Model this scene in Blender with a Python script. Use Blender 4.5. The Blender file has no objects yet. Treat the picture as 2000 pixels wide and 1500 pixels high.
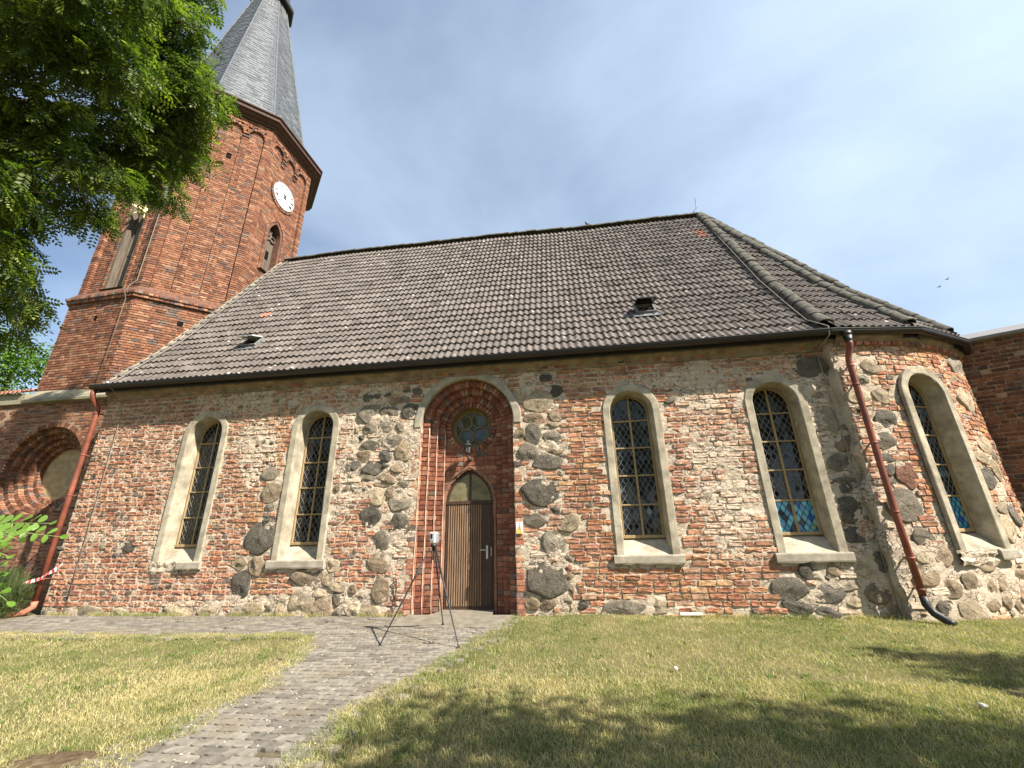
import bpy, math, random
import numpy as np
from mathutils import Matrix, Vector
random.seed(7); RS = np.random.RandomState(7)
PI = math.pi
sc = bpy.context.scene
COL = sc.collection

# ------------------------------------------------------------------ camera, sky, sun, exposure
def rotm(rx, ry, rz):
    cz, sz, cx, sx, cr, sr = math.cos(rz), math.sin(rz), math.cos(rx), math.sin(rx), math.cos(ry), math.sin(ry)
    Z = np.array([[cz, -sz, 0], [sz, cz, 0], [0, 0, 1]]); X = np.array([[1, 0, 0], [0, cx, -sx], [0, sx, cx]])
    Y = np.array([[cr, 0, sr], [0, 1, 0], [-sr, 0, cr]])
    return Z @ X @ Y
CAM = np.array([0.7708, -8.26, 1.3935])
_R = rotm(0.3460766, 0.0218573, 0.131815)
cd = bpy.data.cameras.new('camera'); cam = bpy.data.objects.new('camera', cd); COL.objects.link(cam)
cd.sensor_width = 36.0; cd.lens = 810.0 / 2000.0 * 36.0; cd.clip_start = 0.05; cd.clip_end = 2000
M = Matrix.Identity(4)
for i in range(3):
    M[i][0] = _R[i, 0]; M[i][1] = _R[i, 2]; M[i][2] = -_R[i, 1]; M[i][3] = CAM[i]
cam.matrix_world = M
sc.camera = cam
SUN = Vector((2.0, -1.0, 2.2)).normalized()
sun_el = math.asin(SUN.z); sun_rot = math.atan2(SUN.x, SUN.y)
w = bpy.data.worlds.new('World'); sc.world = w; w.use_nodes = True
nt = w.node_tree; nt.nodes.clear()
out = nt.nodes.new('ShaderNodeOutputWorld'); bg = nt.nodes.new('ShaderNodeBackground')
sky = nt.nodes.new('ShaderNodeTexSky'); sky.sky_type = 'NISHITA'; sky.sun_disc = False
sky.sun_elevation = sun_el; sky.sun_rotation = sun_rot; sky.air_density = 1.0; sky.dust_density = 0.6; sky.ozone_density = 2.2
tc = nt.nodes.new('ShaderNodeTexCoord'); sep = nt.nodes.new('ShaderNodeSeparateXYZ')
nt.links.new(tc.outputs['Generated'], sep.inputs[0])
mx = nt.nodes.new('ShaderNodeMath'); mx.operation = 'ADD'; mx.inputs[1].default_value = 0.16
nt.links.new(sep.outputs[2], mx.inputs[0])
mxx = nt.nodes.new('ShaderNodeMath'); mxx.operation = 'MAXIMUM'; mxx.inputs[1].default_value = 0.08
nt.links.new(mx.outputs[0], mxx.inputs[0])
vd = nt.nodes.new('ShaderNodeVectorMath'); vd.operation = 'DIVIDE'
cmb = nt.nodes.new('ShaderNodeCombineXYZ')
for k in range(3): nt.links.new(mxx.outputs[0], cmb.inputs[k])
nt.links.new(tc.outputs['Generated'], vd.inputs[0]); nt.links.new(cmb.outputs[0], vd.inputs[1])
mp = nt.nodes.new('ShaderNodeMapping'); mp.inputs['Scale'].default_value = (0.8, 0.9, 0.2); mp.inputs['Rotation'].default_value = (0, 0, 0.5)
nt.links.new(vd.outputs[0], mp.inputs[0])
n1 = nt.nodes.new('ShaderNodeTexNoise'); n1.inputs['Scale'].default_value = 1.3; n1.inputs['Detail'].default_value = 9; n1.inputs['Roughness'].default_value = 0.52; n1.inputs['Distortion'].default_value = 0.25
nt.links.new(mp.outputs[0], n1.inputs['Vector'])
rmp = nt.nodes.new('ShaderNodeMapRange'); rmp.interpolation_type = 'SMOOTHSTEP'
rmp.inputs['From Min'].default_value = 0.25; rmp.inputs['From Max'].default_value = 0.80; rmp.inputs['To Min'].default_value = 0.20; rmp.inputs['To Max'].default_value = 0.74
nt.links.new(n1.outputs['Fac'], rmp.inputs['Value'])
mix = nt.nodes.new('ShaderNodeMix'); mix.data_type = 'RGBA'
hz = nt.nodes.new('ShaderNodeMath'); hz.operation = 'MULTIPLY_ADD'; hz.use_clamp = True; hz.inputs[1].default_value = 0.32
nt.links.new(sep.outputs[0], hz.inputs[0]); nt.links.new(rmp.outputs[0], hz.inputs[2]); nt.links.new(hz.outputs[0], mix.inputs['Factor']); nt.links.new(sky.outputs[0], mix.inputs[6])
mix.inputs[7].default_value = (5.5, 6.7, 8.2, 1)
nt.links.new(mix.outputs[2], bg.inputs['Color']); bg.inputs['Strength'].default_value = 0.066
nt.links.new(bg.outputs[0], out.inputs[0])
sd = bpy.data.lights.new('sun', 'SUN'); sd.energy = 5.0; sd.angle = math.radians(0.53); sd.color = (1.0, 0.93, 0.82)
so = bpy.data.objects.new('sun', sd); COL.objects.link(so)
so.rotation_euler = SUN.to_track_quat('Z', 'Y').to_euler(); so.location = (20, -10, 22)
sc.render.engine = 'CYCLES'
sc.view_settings.view_transform = 'Standard'; sc.view_settings.look = 'None'; sc.view_settings.gamma = 1.0
sc.view_settings.use_curve_mapping = False; sc.view_settings.exposure = 1.3

# ------------------------------------------------------------------ traced layout, metres on the walls
# field stones in the nave wall: x, z, width, height, tone
NS = [(-5.61,2.71,0.36,0.24,1),(-5.5,2.32,0.43,0.34,2),(-5.5,2.0,0.18,0.14,1),(-5.52,1.75,0.14,0.11,0),(-5.59,1.4,0.6,0.51,0),(-5.95,0.95,0.3,0.22,3),(-5.57,0.89,0.31,0.34,2),(-5.83,0.55,0.33,0.48,0),(-5.58,0.08,0.6,0.24,3),(-4.89,0.1,0.24,0.24,3),(-4.49,0.2,0.44,0.39,3),(-4.04,0.13,0.4,0.36,2),(-4.45,0.67,0.6,0.27,2),(-3.93,0.88,0.22,0.19,3),(-4.02,0.62,0.18,0.19,3),(-4.15,0.39,0.22,0.12,3),(-3.74,0.31,0.22,0.21,1),(-3.8,0.49,0.29,0.15,3),(-3.15,0.08,0.52,0.21,3),(-3.43,0.11,0.25,0.18,3),(-3.56,4.29,0.21,0.19,0),(-3.48,3.93,0.47,0.32,1),(-3.04,3.93,0.37,0.24,1),(-2.55,3.92,0.38,0.32,0),(-2.79,4.16,0.41,0.18,2),(-3.44,3.59,0.29,0.22,1),(-3.07,3.61,0.32,0.22,1),(-2.68,3.58,0.28,0.21,1),(-3.61,3.4,0.12,0.1,0),(-2.92,3.31,0.38,0.25,1),(-3.37,3.22,0.36,0.19,0),(-2.61,3.04,0.35,0.34,2),(-3.03,2.99,0.24,0.24,0),(-3.56,2.99,0.38,0.22,2),(-3.74,2.76,0.3,0.24,1),(-3.28,2.73,0.41,0.26,0),(-3.0,2.78,0.12,0.08,0),(-2.73,2.71,0.31,0.18,2),(-3.38,2.51,0.25,0.13,1),(-3.01,2.47,0.42,0.22,2),(-2.59,2.4,0.23,0.12,1),(-3.13,2.15,0.34,0.32,3),(-2.89,2.22,0.15,0.18,2),(-2.64,2.03,0.44,0.28,1),(-3.23,1.78,0.38,0.37,0),(-2.62,1.59,0.32,0.45,0),(-3.0,1.31,0.32,0.36,1),(-2.98,0.91,0.45,0.28,2),(-2.91,0.44,0.3,0.41,2),(-2.66,4.37,0.16,0.1,0),(-2.42,4.38,0.2,0.17,0),(-3.11,4.33,0.15,0.1,0),(-3.36,4.32,0.17,0.1,0),(0.39,4.48,0.23,0.18,0),(0.21,3.98,0.54,0.37,3),(0.57,4.18,0.31,0.22,0),(-0.14,4.16,0.21,0.26,3),(0.11,3.61,0.37,0.21,2),(0.57,3.64,0.27,0.21,2),(0.08,3.28,0.3,0.39,0),(-0.18,3.27,0.18,0.29,2),(0.47,3.44,0.28,0.12,3),(0.49,3.19,0.3,0.26,1),(-0.03,2.92,0.36,0.31,1),(0.48,2.93,0.37,0.18,2),(0.36,2.7,0.55,0.25,0),(0.19,2.14,0.65,0.46,0),(0.45,1.79,0.17,0.13,0),(0.06,1.62,0.38,0.23,1),(0.38,1.2,0.42,0.39,1),(0.23,0.61,0.64,0.59,0),(0.65,0.94,0.14,0.1,2),(0.64,0.63,0.14,0.13,2),(0.61,0.8,0.16,0.13,4),(-0.04,0.21,0.25,0.19,2),(0.24,0.22,0.25,0.19,2),(0.64,0.44,0.14,0.16,2),(0.65,0.94,0.16,0.09,0),(0.64,0.79,0.19,0.13,4),(0.66,0.63,0.16,0.12,2),(0.66,0.44,0.17,0.14,2),(0.57,0.26,0.19,0.11,3),(0.84,0.19,0.22,0.11,0),(1.54,0.13,0.72,0.22,1),(2.12,0.17,0.29,0.22,3),(5.54,4.33,0.55,0.35,0),(5.62,3.29,0.27,0.46,3),(5.78,3.97,0.28,0.16,2),(5.76,2.85,0.28,0.32,2),(5.59,2.47,0.36,0.28,1),(5.56,2.15,0.37,0.11,1),(5.58,2.01,0.19,0.24,0),(5.49,1.66,0.39,0.37,0),(5.47,1.24,0.3,0.23,0),(4.63,0.71,0.25,0.26,0),(5.06,0.72,0.22,0.2,2),(5.45,0.73,0.22,0.23,3),(4.9,0.59,0.08,0.07,0),(5.2,0.48,0.32,0.15,1),(4.27,0.43,0.53,0.33,0),(4.84,0.37,0.49,0.29,0),(4.36,0.16,0.44,0.16,0),(4.81,0.08,0.32,0.13,0),(2.84,3.83,0.2,0.09,0),(6.01,2.45,0.23,0.28,4),(5.88,2.11,0.2,0.3,2),(5.92,2.12,0.23,0.41,2),(5.84,0.74,0.2,0.13,0),(5.91,1.18,0.23,0.21,0),(5.6,0.36,0.36,0.27,2),(5.95,1.68,0.2,0.29,0),(5.78,0.88,0.16,0.2,0),(5.31,0.01,0.45,0.19,3),(5.74,0.17,0.19,0.19,2),(-9.22,0.06,0.68,0.21,3),(-8.41,0.04,0.36,0.17,3),(-7.05,0.06,0.61,0.18,3),(-6.41,0.1,0.47,0.21,3),(-5.65,0.1,0.4,0.19,1),(-10.21,0.04,0.14,0.11,0),(-8.64,1.29,0.3,0.17,0),(-9.25,1.33,0.14,0.14,3),(-10.33,1.27,0.22,0.1,0)]
# field stones in the apse: angle, z, width, height, tone
AS = [(0.144,4.23,0.31,0.27,3),(0.098,3.97,0.18,0.13,1),(0.058,3.65,0.38,0.27,3),(0.145,3.64,0.24,0.29,3),(0.131,3.19,0.31,0.3,0),(0.096,2.8,0.35,0.25,1),(0.088,2.5,0.27,0.15,0),(0.082,2.3,0.2,0.17,0),(0.142,2.2,0.32,0.4,4),(0.076,2.09,0.14,0.13,1),(0.095,1.71,0.48,0.49,1),(0.123,1.21,0.34,0.22,1),(0.107,0.9,0.27,0.18,3),(0.173,0.91,0.27,0.24,2),(0.093,0.61,0.37,0.28,2),(0.253,0.83,0.24,0.16,3),(0.323,0.81,0.31,0.26,2),(0.123,0.16,0.23,0.21,0),(0.164,0.43,0.3,0.25,2),(0.206,0.12,0.4,0.27,3),(0.294,0.19,0.25,0.16,2),(0.242,0.5,0.31,0.31,2),(0.381,0.47,0.3,0.19,2),(0.307,0.44,0.24,0.22,2),(0.529,2.15,0.44,0.32,0),(0.615,2.79,0.47,0.27,3),(0.544,2.52,0.43,0.21,3),(0.547,1.64,0.37,0.22,3),(0.629,1.55,0.35,0.34,0),(0.667,4.44,0.75,0.37,1),(0.626,3.68,0.66,0.42,3),(0.53,1.28,0.46,0.35,3),(0.48,0.56,0.25,0.19,2)]
# patches of old plaster: x, z, radii, strength
ZN = [(-5.97,3.35,0.74,1.21,0.9), (-6.08,4.55,4.64,0.38,0.5), (-3.84,3.7,0.71,0.78,0.6), (-2.95,2.88,0.78,1.51,0.9), (-2.59,1.09,0.41,0.88,0.5), (0.18,3.26,0.51,1.49,0.8), (0.26,0.87,0.56,0.75,0.8), (3.51,3.09,0.73,1.22,0.75), (3.78,1.67,0.51,0.51,0.6), (2.83,4.29,1.45,0.27,0.8), (-0.32,4.81,4.17,0.18,0.6), (5.49,2.06,0.73,2.01,0.9), (4.74,0.43,1.08,0.52,0.9), (-8.06,3.1,0.65,0.68,0.35), (-9.49,3.4,1.36,0.71,0.3), (-4.38,0.29,1.55,0.35,0.7), (-8.71,1.48,1.72,0.31,0.5), (-4.07,1.88,0.33,1.06,0.3), (-11.07,5.02,0.9,0.81,0.3), (3.26,1.69,0.44,0.52,0.5), (5.51,3.47,0.52,0.86,0.8), (-6.32,0.2,3.2,0.16,0.6), (1.65,0.16,1.02,0.2,0.5), (-3.71,2.59,0.28,0.62,0.4)]
# foliage clumps of the robinia: x, y, z, radius
TC = [(-6.33,-5.57,8.14,0.42),(-6.8,-5.11,9.02,0.4),(-6.51,-5.35,7.81,0.32),(-6.96,-4.84,8.85,0.33),(-6.19,-5.09,8.71,0.43),(-5.96,-4.84,9.09,0.45),(-6.41,-4.25,10.44,0.52),(-5.78,-4.23,10.38,0.42),(-5.39,-4.27,10.21,0.2),(-6.01,-4.99,8.13,0.34),(-5.54,-4.79,8.23,0.39),(-6.4,-3.9,10.23,0.49),(-5.96,-3.79,9.86,0.34),(-5.68,-3.68,9.4,0.38),(-6.21,-2.95,10.17,0.3),(-6.11,-3.71,9.32,0.48),(-6.12,-3.19,9.32,0.36),(-6.57,-3.74,8.97,0.43),(-6.47,-4.18,8.3,0.35),(-6.71,-3.18,9.17,0.46),(-6.55,-2.87,9.16,0.32),(-6.24,-2.79,8.57,0.17),(-6.55,-2.96,8.43,0.3),(-6.78,-4.99,7.44,0.41),(-7.12,-4.77,7.06,0.38),(-6.36,-4.9,7.59,0.23),(-6.59,-4.7,7.26,0.31),(-7.27,-3.98,8.16,0.36),(-7.0,-3.66,8.24,0.42),(-6.74,-3.37,8.28,0.43),(-6.56,-2.97,7.72,0.28),(-6.71,-2.61,7.76,0.12),(-7.5,-2.76,8.34,0.37),(-7.76,-4.24,7.14,0.38),(-6.51,-4.4,6.76,0.23),(-6.93,-3.92,7.46,0.31),(-6.14,-4.04,6.92,0.25),(-6.98,-3.55,6.93,0.27),(-7.33,-3.68,6.92,0.26),(-7.96,-3.74,7.13,0.22),(-6.85,-3.73,6.47,0.17),(-8.01,-4.02,6.65,0.3),(-8.05,-3.73,6.59,0.16),(-8.34,-3.76,6.29,0.22),(-7.24,-4.14,5.27,0.19),(-7.75,-3.71,5.64,0.1),(-8.63,-3.29,5.41,0.27),(-7.76,-3.49,5.06,0.17),(-8.48,-3.19,4.86,0.22),(-7.92,-3.31,5.13,0.1),(-7.34,-5.48,8.34,0.51),(-7.39,-5.15,7.36,0.51),(-7.14,-4.87,6.17,0.43),(-7.44,-4.41,5.46,0.33),(-5.65,-5.79,8.62,0.48),(-5.11,-5.42,9.23,0.52),(-5.7,-4.39,11.42,0.48),(-6.6,-5.8,8.91,0.5)]
# background tree clumps
BG = [(-31.1,9.6,11.9,1.79),(-30.7,10.6,11.3,1.22),(-30.4,10.8,11.8,0.68),(-31.6,8.7,11.8,1.73),(-31.4,9.8,10.5,1.18),(-30.4,11.3,11.0,0.63)]

# ------------------------------------------------------------------ helpers
WM = {}
def _link(o, parent=None, M=None):
    COL.objects.link(o)
    if M is not None: o.matrix_basis = M
    WM[o.name] = M.copy() if M is not None else Matrix.Identity(4)
    if parent is not None:
        o.parent = parent; o.matrix_parent_inverse = WM[parent.name].inverted()
    return o
def tag(o, label=None, cat=None, group=None, kind=None):
    if label: o['label'] = label
    if cat: o['category'] = cat
    if group: o['group'] = group
    if kind: o['kind'] = kind
    return o
def thing(name, loc, label, cat, group=None):
    o = bpy.data.objects.new(name, None); o.empty_display_size = 0.3
    _link(o, None, Matrix.Translation(loc))
    return tag(o, label, cat, group)
def np_mesh(name, V, F, mats, col=None, mi=None, smooth=False):
    me = bpy.data.meshes.new(name)
    V = np.asarray(V, np.float32)
    F = [np.asarray(f, np.int32) for f in (F if isinstance(F, list) else [F]) if len(f)]
    me.vertices.add(len(V)); me.vertices.foreach_set('co', V.ravel())
    me.loops.add(sum(f.size for f in F)); me.loops.foreach_set('vertex_index', np.concatenate([f.ravel() for f in F]))
    tot = np.concatenate([np.full(len(f), f.shape[1]) for f in F])
    me.polygons.add(len(tot)); me.polygons.foreach_set('loop_start', np.concatenate([[0], np.cumsum(tot)[:-1]]).astype(np.int32))
    if mi is not None: me.polygons.foreach_set('material_index', np.asarray(mi, np.int32))
    me.polygons.foreach_set('use_smooth', np.full(len(tot), smooth))
    me.update(calc_edges=True)
    if col is not None:
        c = np.asarray(col, np.float32)
        at = me.color_attributes.new('Col', 'FLOAT_COLOR', 'POINT'); at.data.foreach_set('color', c.ravel())
    for m in (mats if isinstance(mats, (list, tuple)) else [mats]): me.materials.append(m)
    return me
def obj(name, me, parent=None, M=None):
    return _link(bpy.data.objects.new(name, me), parent, M)
def struct(name, me):
    return tag(obj(name, me), kind='structure')
class MB:
    """collects polygons of a single mesh"""
    def __init__(s): s.v = []; s.f = []; s.m = []; s.T = None
    def pt(s, p):
        if s.T: p = s.T(*p)
        s.v.append(tuple(p)); return len(s.v) - 1
    def poly(s, pts, m=0): s.f.append([s.pt(p) for p in pts]); s.m.append(m)
    def strip(s, A, B, m=0, close=False):
        a = [s.pt(p) for p in A]; b = [s.pt(p) for p in B]; n = len(a)
        for i in range(n if close else n - 1):
            j = (i + 1) % n; s.f.append([a[i], a[j], b[j], b[i]]); s.m.append(m)
    def loops(s, L, m=0, close=False):
        ids = [[s.pt(p) for p in A] for A in L]
        for a, b in zip(ids, ids[1:]):
            n = len(a)
            for i in range(n if close else n - 1):
                j = (i + 1) % n; s.f.append([a[i], a[j], b[j], b[i]]); s.m.append(m)
        return ids
    def box(s, x0, x1, y0, y1, z0, z1, m=0, bev=0.0):
        if bev <= 0:
            c = [s.pt((x, y, z)) for z in (z0, z1) for y in (y0, y1) for x in (x0, x1)]
            for q in ((0, 2, 3, 1), (4, 5, 7, 6), (0, 1, 5, 4), (2, 6, 7, 3), (0, 4, 6, 2), (1, 3, 7, 5)):
                s.f.append([c[i] for i in q]); s.m.append(m)
            return
        b = bev; ring = lambda z, k: [(x0 + k, y0 + b, z), (x0 + b, y0 + k, z), (x1 - b, y0 + k, z), (x1 - k, y0 + b, z), (x1 - k, y1 - b, z), (x1 - b, y1 - k, z), (x0 + b, y1 - k, z), (x0 + k, y1 - b, z)]
        ids = s.loops([ring(z0, b * .8), ring(z0 + b, 0), ring(z1 - b, 0), ring(z1, b * .8)], m, True)
        s.f.append(list(reversed(ids[0]))); s.m.append(m); s.f.append(list(ids[-1])); s.m.append(m)
    def tube(s, P, r, n=8, m=0, caps=True):
        P = [Vector(p) for p in P]; R = r if isinstance(r, (list, tuple)) else [r] * len(P)
        ids = []; up = Vector((0, 0, 1)); prev = None
        for i, p in enumerate(P):
            d = (P[min(i + 1, len(P) - 1)] - P[max(i - 1, 0)]).normalized()
            if prev is None:
                a = d.orthogonal().normalized()
            else:
                a = (prev - d * prev.dot(d)); a = a.normalized() if a.length > 1e-6 else d.orthogonal().normalized()
            prev = a; b = d.cross(a)
            ids.append([s.pt(p + (a * math.cos(t) + b * math.sin(t)) * R[i]) for t in [2 * PI * k / n for k in range(n)]])
        for A, B in zip(ids, ids[1:]):
            for i in range(n): s.f.append([A[i], A[(i + 1) % n], B[(i + 1) % n], B[i]]); s.m.append(m)
        if caps: s.f.append(list(reversed(ids[0]))); s.m.append(m); s.f.append(list(ids[-1])); s.m.append(m)
    def lathe(s, prof, c=(0, 0, 0), n=16, m=0):
        L = [[(c[0] + r * math.cos(2 * PI * k / n), c[1] + r * math.sin(2 * PI * k / n), c[2] + z) for k in range(n)] for r, z in prof]
        ids = s.loops(L, m, True); s.f.append(list(reversed(ids[0]))); s.m.append(m); s.f.append(list(ids[-1])); s.m.append(m)
    def mesh(s, name, mats, smooth=False, col=None):
        me = bpy.data.meshes.new(name); me.from_pydata(s.v, [], s.f)
        for m in (mats if isinstance(mats, (list, tuple)) else [mats]): me.materials.append(m)
        me.polygons.foreach_set('material_index', s.m); me.polygons.foreach_set('use_smooth', [smooth] * len(s.f))
        if col is not None:
            at = me.color_attributes.new('Col', 'FLOAT_COLOR', 'POINT'); at.data.foreach_set('color', np.tile(np.asarray(col, np.float32), (len(s.v), 1)).ravel())
        me.update(); return me
    def build(s, name, mats, parent=None, smooth=False, col=None):
        return obj(name, s.mesh(name, mats, smooth, col), parent)
_NG = {}
def vnoise(x, y, seed=0):
    x = np.asarray(x, float); y = np.asarray(y, float)
    if seed not in _NG: _NG[seed] = np.random.RandomState(seed).rand(256, 256)
    g = _NG[seed]
    xi = np.floor(x).astype(int); yi = np.floor(y).astype(int); fx = x - xi; fy = y - yi
    fx = fx * fx * (3 - 2 * fx); fy = fy * fy * (3 - 2 * fy)
    G = lambda a, b: g[a % 256, b % 256]
    return (G(xi, yi) * (1 - fx) + G(xi + 1, yi) * fx) * (1 - fy) + (G(xi, yi + 1) * (1 - fx) + G(xi + 1, yi + 1) * fx) * fy
def fbm(x, y, seed=0, o=4, r=.5):
    s = 0; a = 1; t = 0
    for k in range(o):
        s = s + a * vnoise(x * 2 ** k + 17.3 * k, y * 2 ** k + 9.1 * k, seed + k); t += a; a *= r
    return s / t

# ------------------------------------------------------------------ materials
def new_mat(name, rough=0.85, spec=0.3):
    m = bpy.data.materials.new(name); m.use_nodes = True; b = m.node_tree.nodes['Principled BSDF']
    b.inputs['Roughness'].default_value = rough; b.inputs['Specular IOR Level'].default_value = spec
    return m, m.node_tree, b
def nd(nt, t, **kw):
    n = nt.nodes.new(t)
    for k, v in kw.items():
        if k in n.inputs: n.inputs[k].default_value = v
        else: setattr(n, k, v)
    return n
def mixc(nt, f, a, b, mode='MIX'):
    n = nt.nodes.new('ShaderNodeMix'); n.data_type = 'RGBA'; n.blend_type = mode
    for s, v in ((n.inputs['Factor'], f), (n.inputs[6], a), (n.inputs[7], b)):
        if isinstance(v, (int, float)): s.default_value = v
        elif isinstance(v, tuple): s.default_value = (*v, 1)
        else: nt.links.new(v, s)
    return n.outputs[2]
def ramp(nt, f, a, b, lo=0., hi=1.):
    n = nt.nodes.new('ShaderNodeMapRange'); n.interpolation_type = 'SMOOTHSTEP'
    nt.links.new(f, n.inputs['Value'])
    for k, v in (('From Min', a), ('From Max', b), ('To Min', lo), ('To Max', hi)):
        if isinstance(v, (int, float)): n.inputs[k].default_value = v
        else: nt.links.new(v, n.inputs[k])
    return n.outputs[0]
def math_(nt, op, a, b=0.):
    n = nt.nodes.new('ShaderNodeMath'); n.operation = op
    for i, v in enumerate((a, b)):
        if isinstance(v, (int, float)): n.inputs[i].default_value = v
        else: nt.links.new(v, n.inputs[i])
    return n.outputs[0]
def pos(nt): return nt.nodes.new('ShaderNodeNewGeometry').outputs['Position']
def noise(nt, v, scale, det=5, rough=.55, dist=0.):
    n = nd(nt, 'ShaderNodeTexNoise', Scale=scale, Detail=det, Roughness=rough, Distortion=dist)
    nt.links.new(v, n.inputs['Vector']); return n.outputs['Fac']
def bump(nt, b, h, strength=.3, dist=.01):
    n = nd(nt, 'ShaderNodeBump', Strength=strength, Distance=dist); nt.links.new(h, n.inputs['Height']); nt.links.new(n.outputs[0], b.inputs['Normal'])
def attr(nt):
    n = nt.nodes.new('ShaderNodeAttribute'); n.attribute_name = 'Col'; return n
def gray(nt, f, lo, hi):
    n = nt.nodes.new('ShaderNodeCombineColor'); v = ramp(nt, f, 0.2, 0.8, lo, hi)
    for k in range(3): nt.links.new(v, n.inputs[k])
    return n.outputs[0]
MORTAR = (0.62, 0.52, 0.40)
def brick_material(name, mort=MORTAR, smear=1.0, bs=.7, var=(.55, 1.6)):
    m, nt, b = new_mat(name, .92, .15); P = pos(nt); at = attr(nt)
    c = mixc(nt, 1.0, at.outputs['Color'], gray(nt, noise(nt, P, 14, 6, .6), *var), 'MULTIPLY')
    c = mixc(nt, ramp(nt, noise(nt, P, 38, 5, .65), .54, .74, 0, .7), c, (.085, .055, .04))
    thr = math_(nt, 'SUBTRACT', 0.80, math_(nt, 'MULTIPLY', at.outputs['Alpha'], .42 * smear))
    f = ramp(nt, noise(nt, P, 19, 8, .68, .4), thr, math_(nt, 'ADD', thr, .10), 0, .88)
    c = mixc(nt, f, c, mort)
    nt.links.new(c, b.inputs['Base Color'])
    h = math_(nt, 'ADD', noise(nt, P, 55, 6, .65), math_(nt, 'MULTIPLY', noise(nt, P, 210, 3, .6), .35))
    bump(nt, b, h, bs, .012); return m
def mortar_material(name, a, bcol, dark, bs=.6):
    m, nt, b = new_mat(name, .95, .1); P = pos(nt)
    c = mixc(nt, ramp(nt, noise(nt, P, 2.2, 7, .65), .35, .68), a, bcol)
    c = mixc(nt, ramp(nt, noise(nt, P, 9, 8, .7), .52, .78, 0, .75), c, dark)
    c = mixc(nt, ramp(nt, noise(nt, P, 46, 5, .7), .58, .75, 0, .5), c, tuple(q * .55 for q in dark))
    c = mixc(nt, ramp(nt, noise(nt, P, 30, 5, .7), .60, .72, 0, .6), c, tuple(min(q * 1.22, .8) for q in a))
    c = mixc(nt, ramp(nt, noise(nt, P, 6, 7, .7), .50, .66, 0, .55), c, (a[0] * .80, a[1] * .66, a[2] * .62))
    vm = nd(nt, 'ShaderNodeMapping'); vm.inputs['Scale'].default_value = (1, 1, 1.7); nt.links.new(P, vm.inputs[0])
    wv = nd(nt, 'ShaderNodeTexNoise', Scale=5.0, Detail=4.0); nt.links.new(vm.outputs[0], wv.inputs['Vector'])
    va = nd(nt, 'ShaderNodeVectorMath', operation='MULTIPLY_ADD'); nt.links.new(wv.outputs['Color'], va.inputs[0]); va.inputs[1].default_value = (.22, .22, .22); nt.links.new(vm.outputs[0], va.inputs[2])
    vo = nd(nt, 'ShaderNodeTexVoronoi', feature='DISTANCE_TO_EDGE', Scale=8.5); nt.links.new(va.outputs[0], vo.inputs['Vector'])
    crk = ramp(nt, vo.outputs['Distance'], .0, .07); crk = math_(nt, 'MAXIMUM', crk, ramp(nt, noise(nt, P, 2.7, 4, .6), .56, .44))
    c = mixc(nt, crk, tuple(q * .6 for q in dark), c)  # crevice shade is painted into the colour along the crack lines
    nt.links.new(c, b.inputs['Base Color'])
    h = math_(nt, 'ADD', noise(nt, P, 24, 8, .72), math_(nt, 'MULTIPLY', noise(nt, P, 120, 3, .6), .4)); h = math_(nt, 'ADD', h, math_(nt, 'MULTIPLY', crk, .5))
    bump(nt, b, h, bs, .03); return m
def plain(name, col, rough=.8, spec=.3, var=.25, scale=8, bs=.0, bscale=60, metal=0., dirt=None, dscale=3, dam=.5):
    m, nt, b = new_mat(name, rough, spec); P = pos(nt); b.inputs['Metallic'].default_value = metal
    c = mixc(nt, 1.0, col, gray(nt, noise(nt, P, scale, 6, .6), 1 - var, 1 + var), 'MULTIPLY')
    if dirt: c = mixc(nt, ramp(nt, noise(nt, P, dscale, 7, .65), .48, .72, 0, dam), c, dirt)
    nt.links.new(c, b.inputs['Base Color'])
    if bs: bump(nt, b, noise(nt, P, bscale, 5, .6), bs, .01)
    return m
def wood_material(name, col, dark, rough=.7, sx=30, sz=1.5):
    m, nt, b = new_mat(name, rough, .3); P = pos(nt)
    mp = nd(nt, 'ShaderNodeMapping'); mp.inputs['Scale'].default_value = (sx, sx, sz); nt.links.new(P, mp.inputs[0])
    f = noise(nt, mp.outputs[0], 1.0, 7, .65, .3)
    c = mixc(nt, ramp(nt, f, .35, .68), col, dark); nt.links.new(c, b.inputs['Base Color']); bump(nt, b, f, .25, .004); return m
def tile_material(name):
    m, nt, b = new_mat(name, .9, .2); P = pos(nt); at = attr(nt)
    c = mixc(nt, 1.0, at.outputs['Color'], gray(nt, noise(nt, P, 5, 6, .6), .72, 1.28), 'MULTIPLY')
    c = mixc(nt, ramp(nt, noise(nt, P, 20, 6, .7), .60, .76, 0, .45), c, (.27, .255, .22))
    c = mixc(nt, ramp(nt, noise(nt, P, .9, 6, .6), .5, .72, 0, .22), c, (.07, .06, .05))
    vo = nd(nt, 'ShaderNodeTexVoronoi', Scale=3.3, Randomness=1.0); nt.links.new(P, vo.inputs['Vector'])
    sp = ramp(nt, vo.outputs['Distance'], .13, .10, 0, .9)
    sp = math_(nt, 'MULTIPLY', sp, ramp(nt, noise(nt, P, .55, 2), .45, .58))
    c = mixc(nt, sp, c, (.62, .61, .56)); nt.links.new(c, b.inputs['Base Color'])
    bump(nt, b, noise(nt, P, 90, 5, .65), .35, .008); return m
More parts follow.
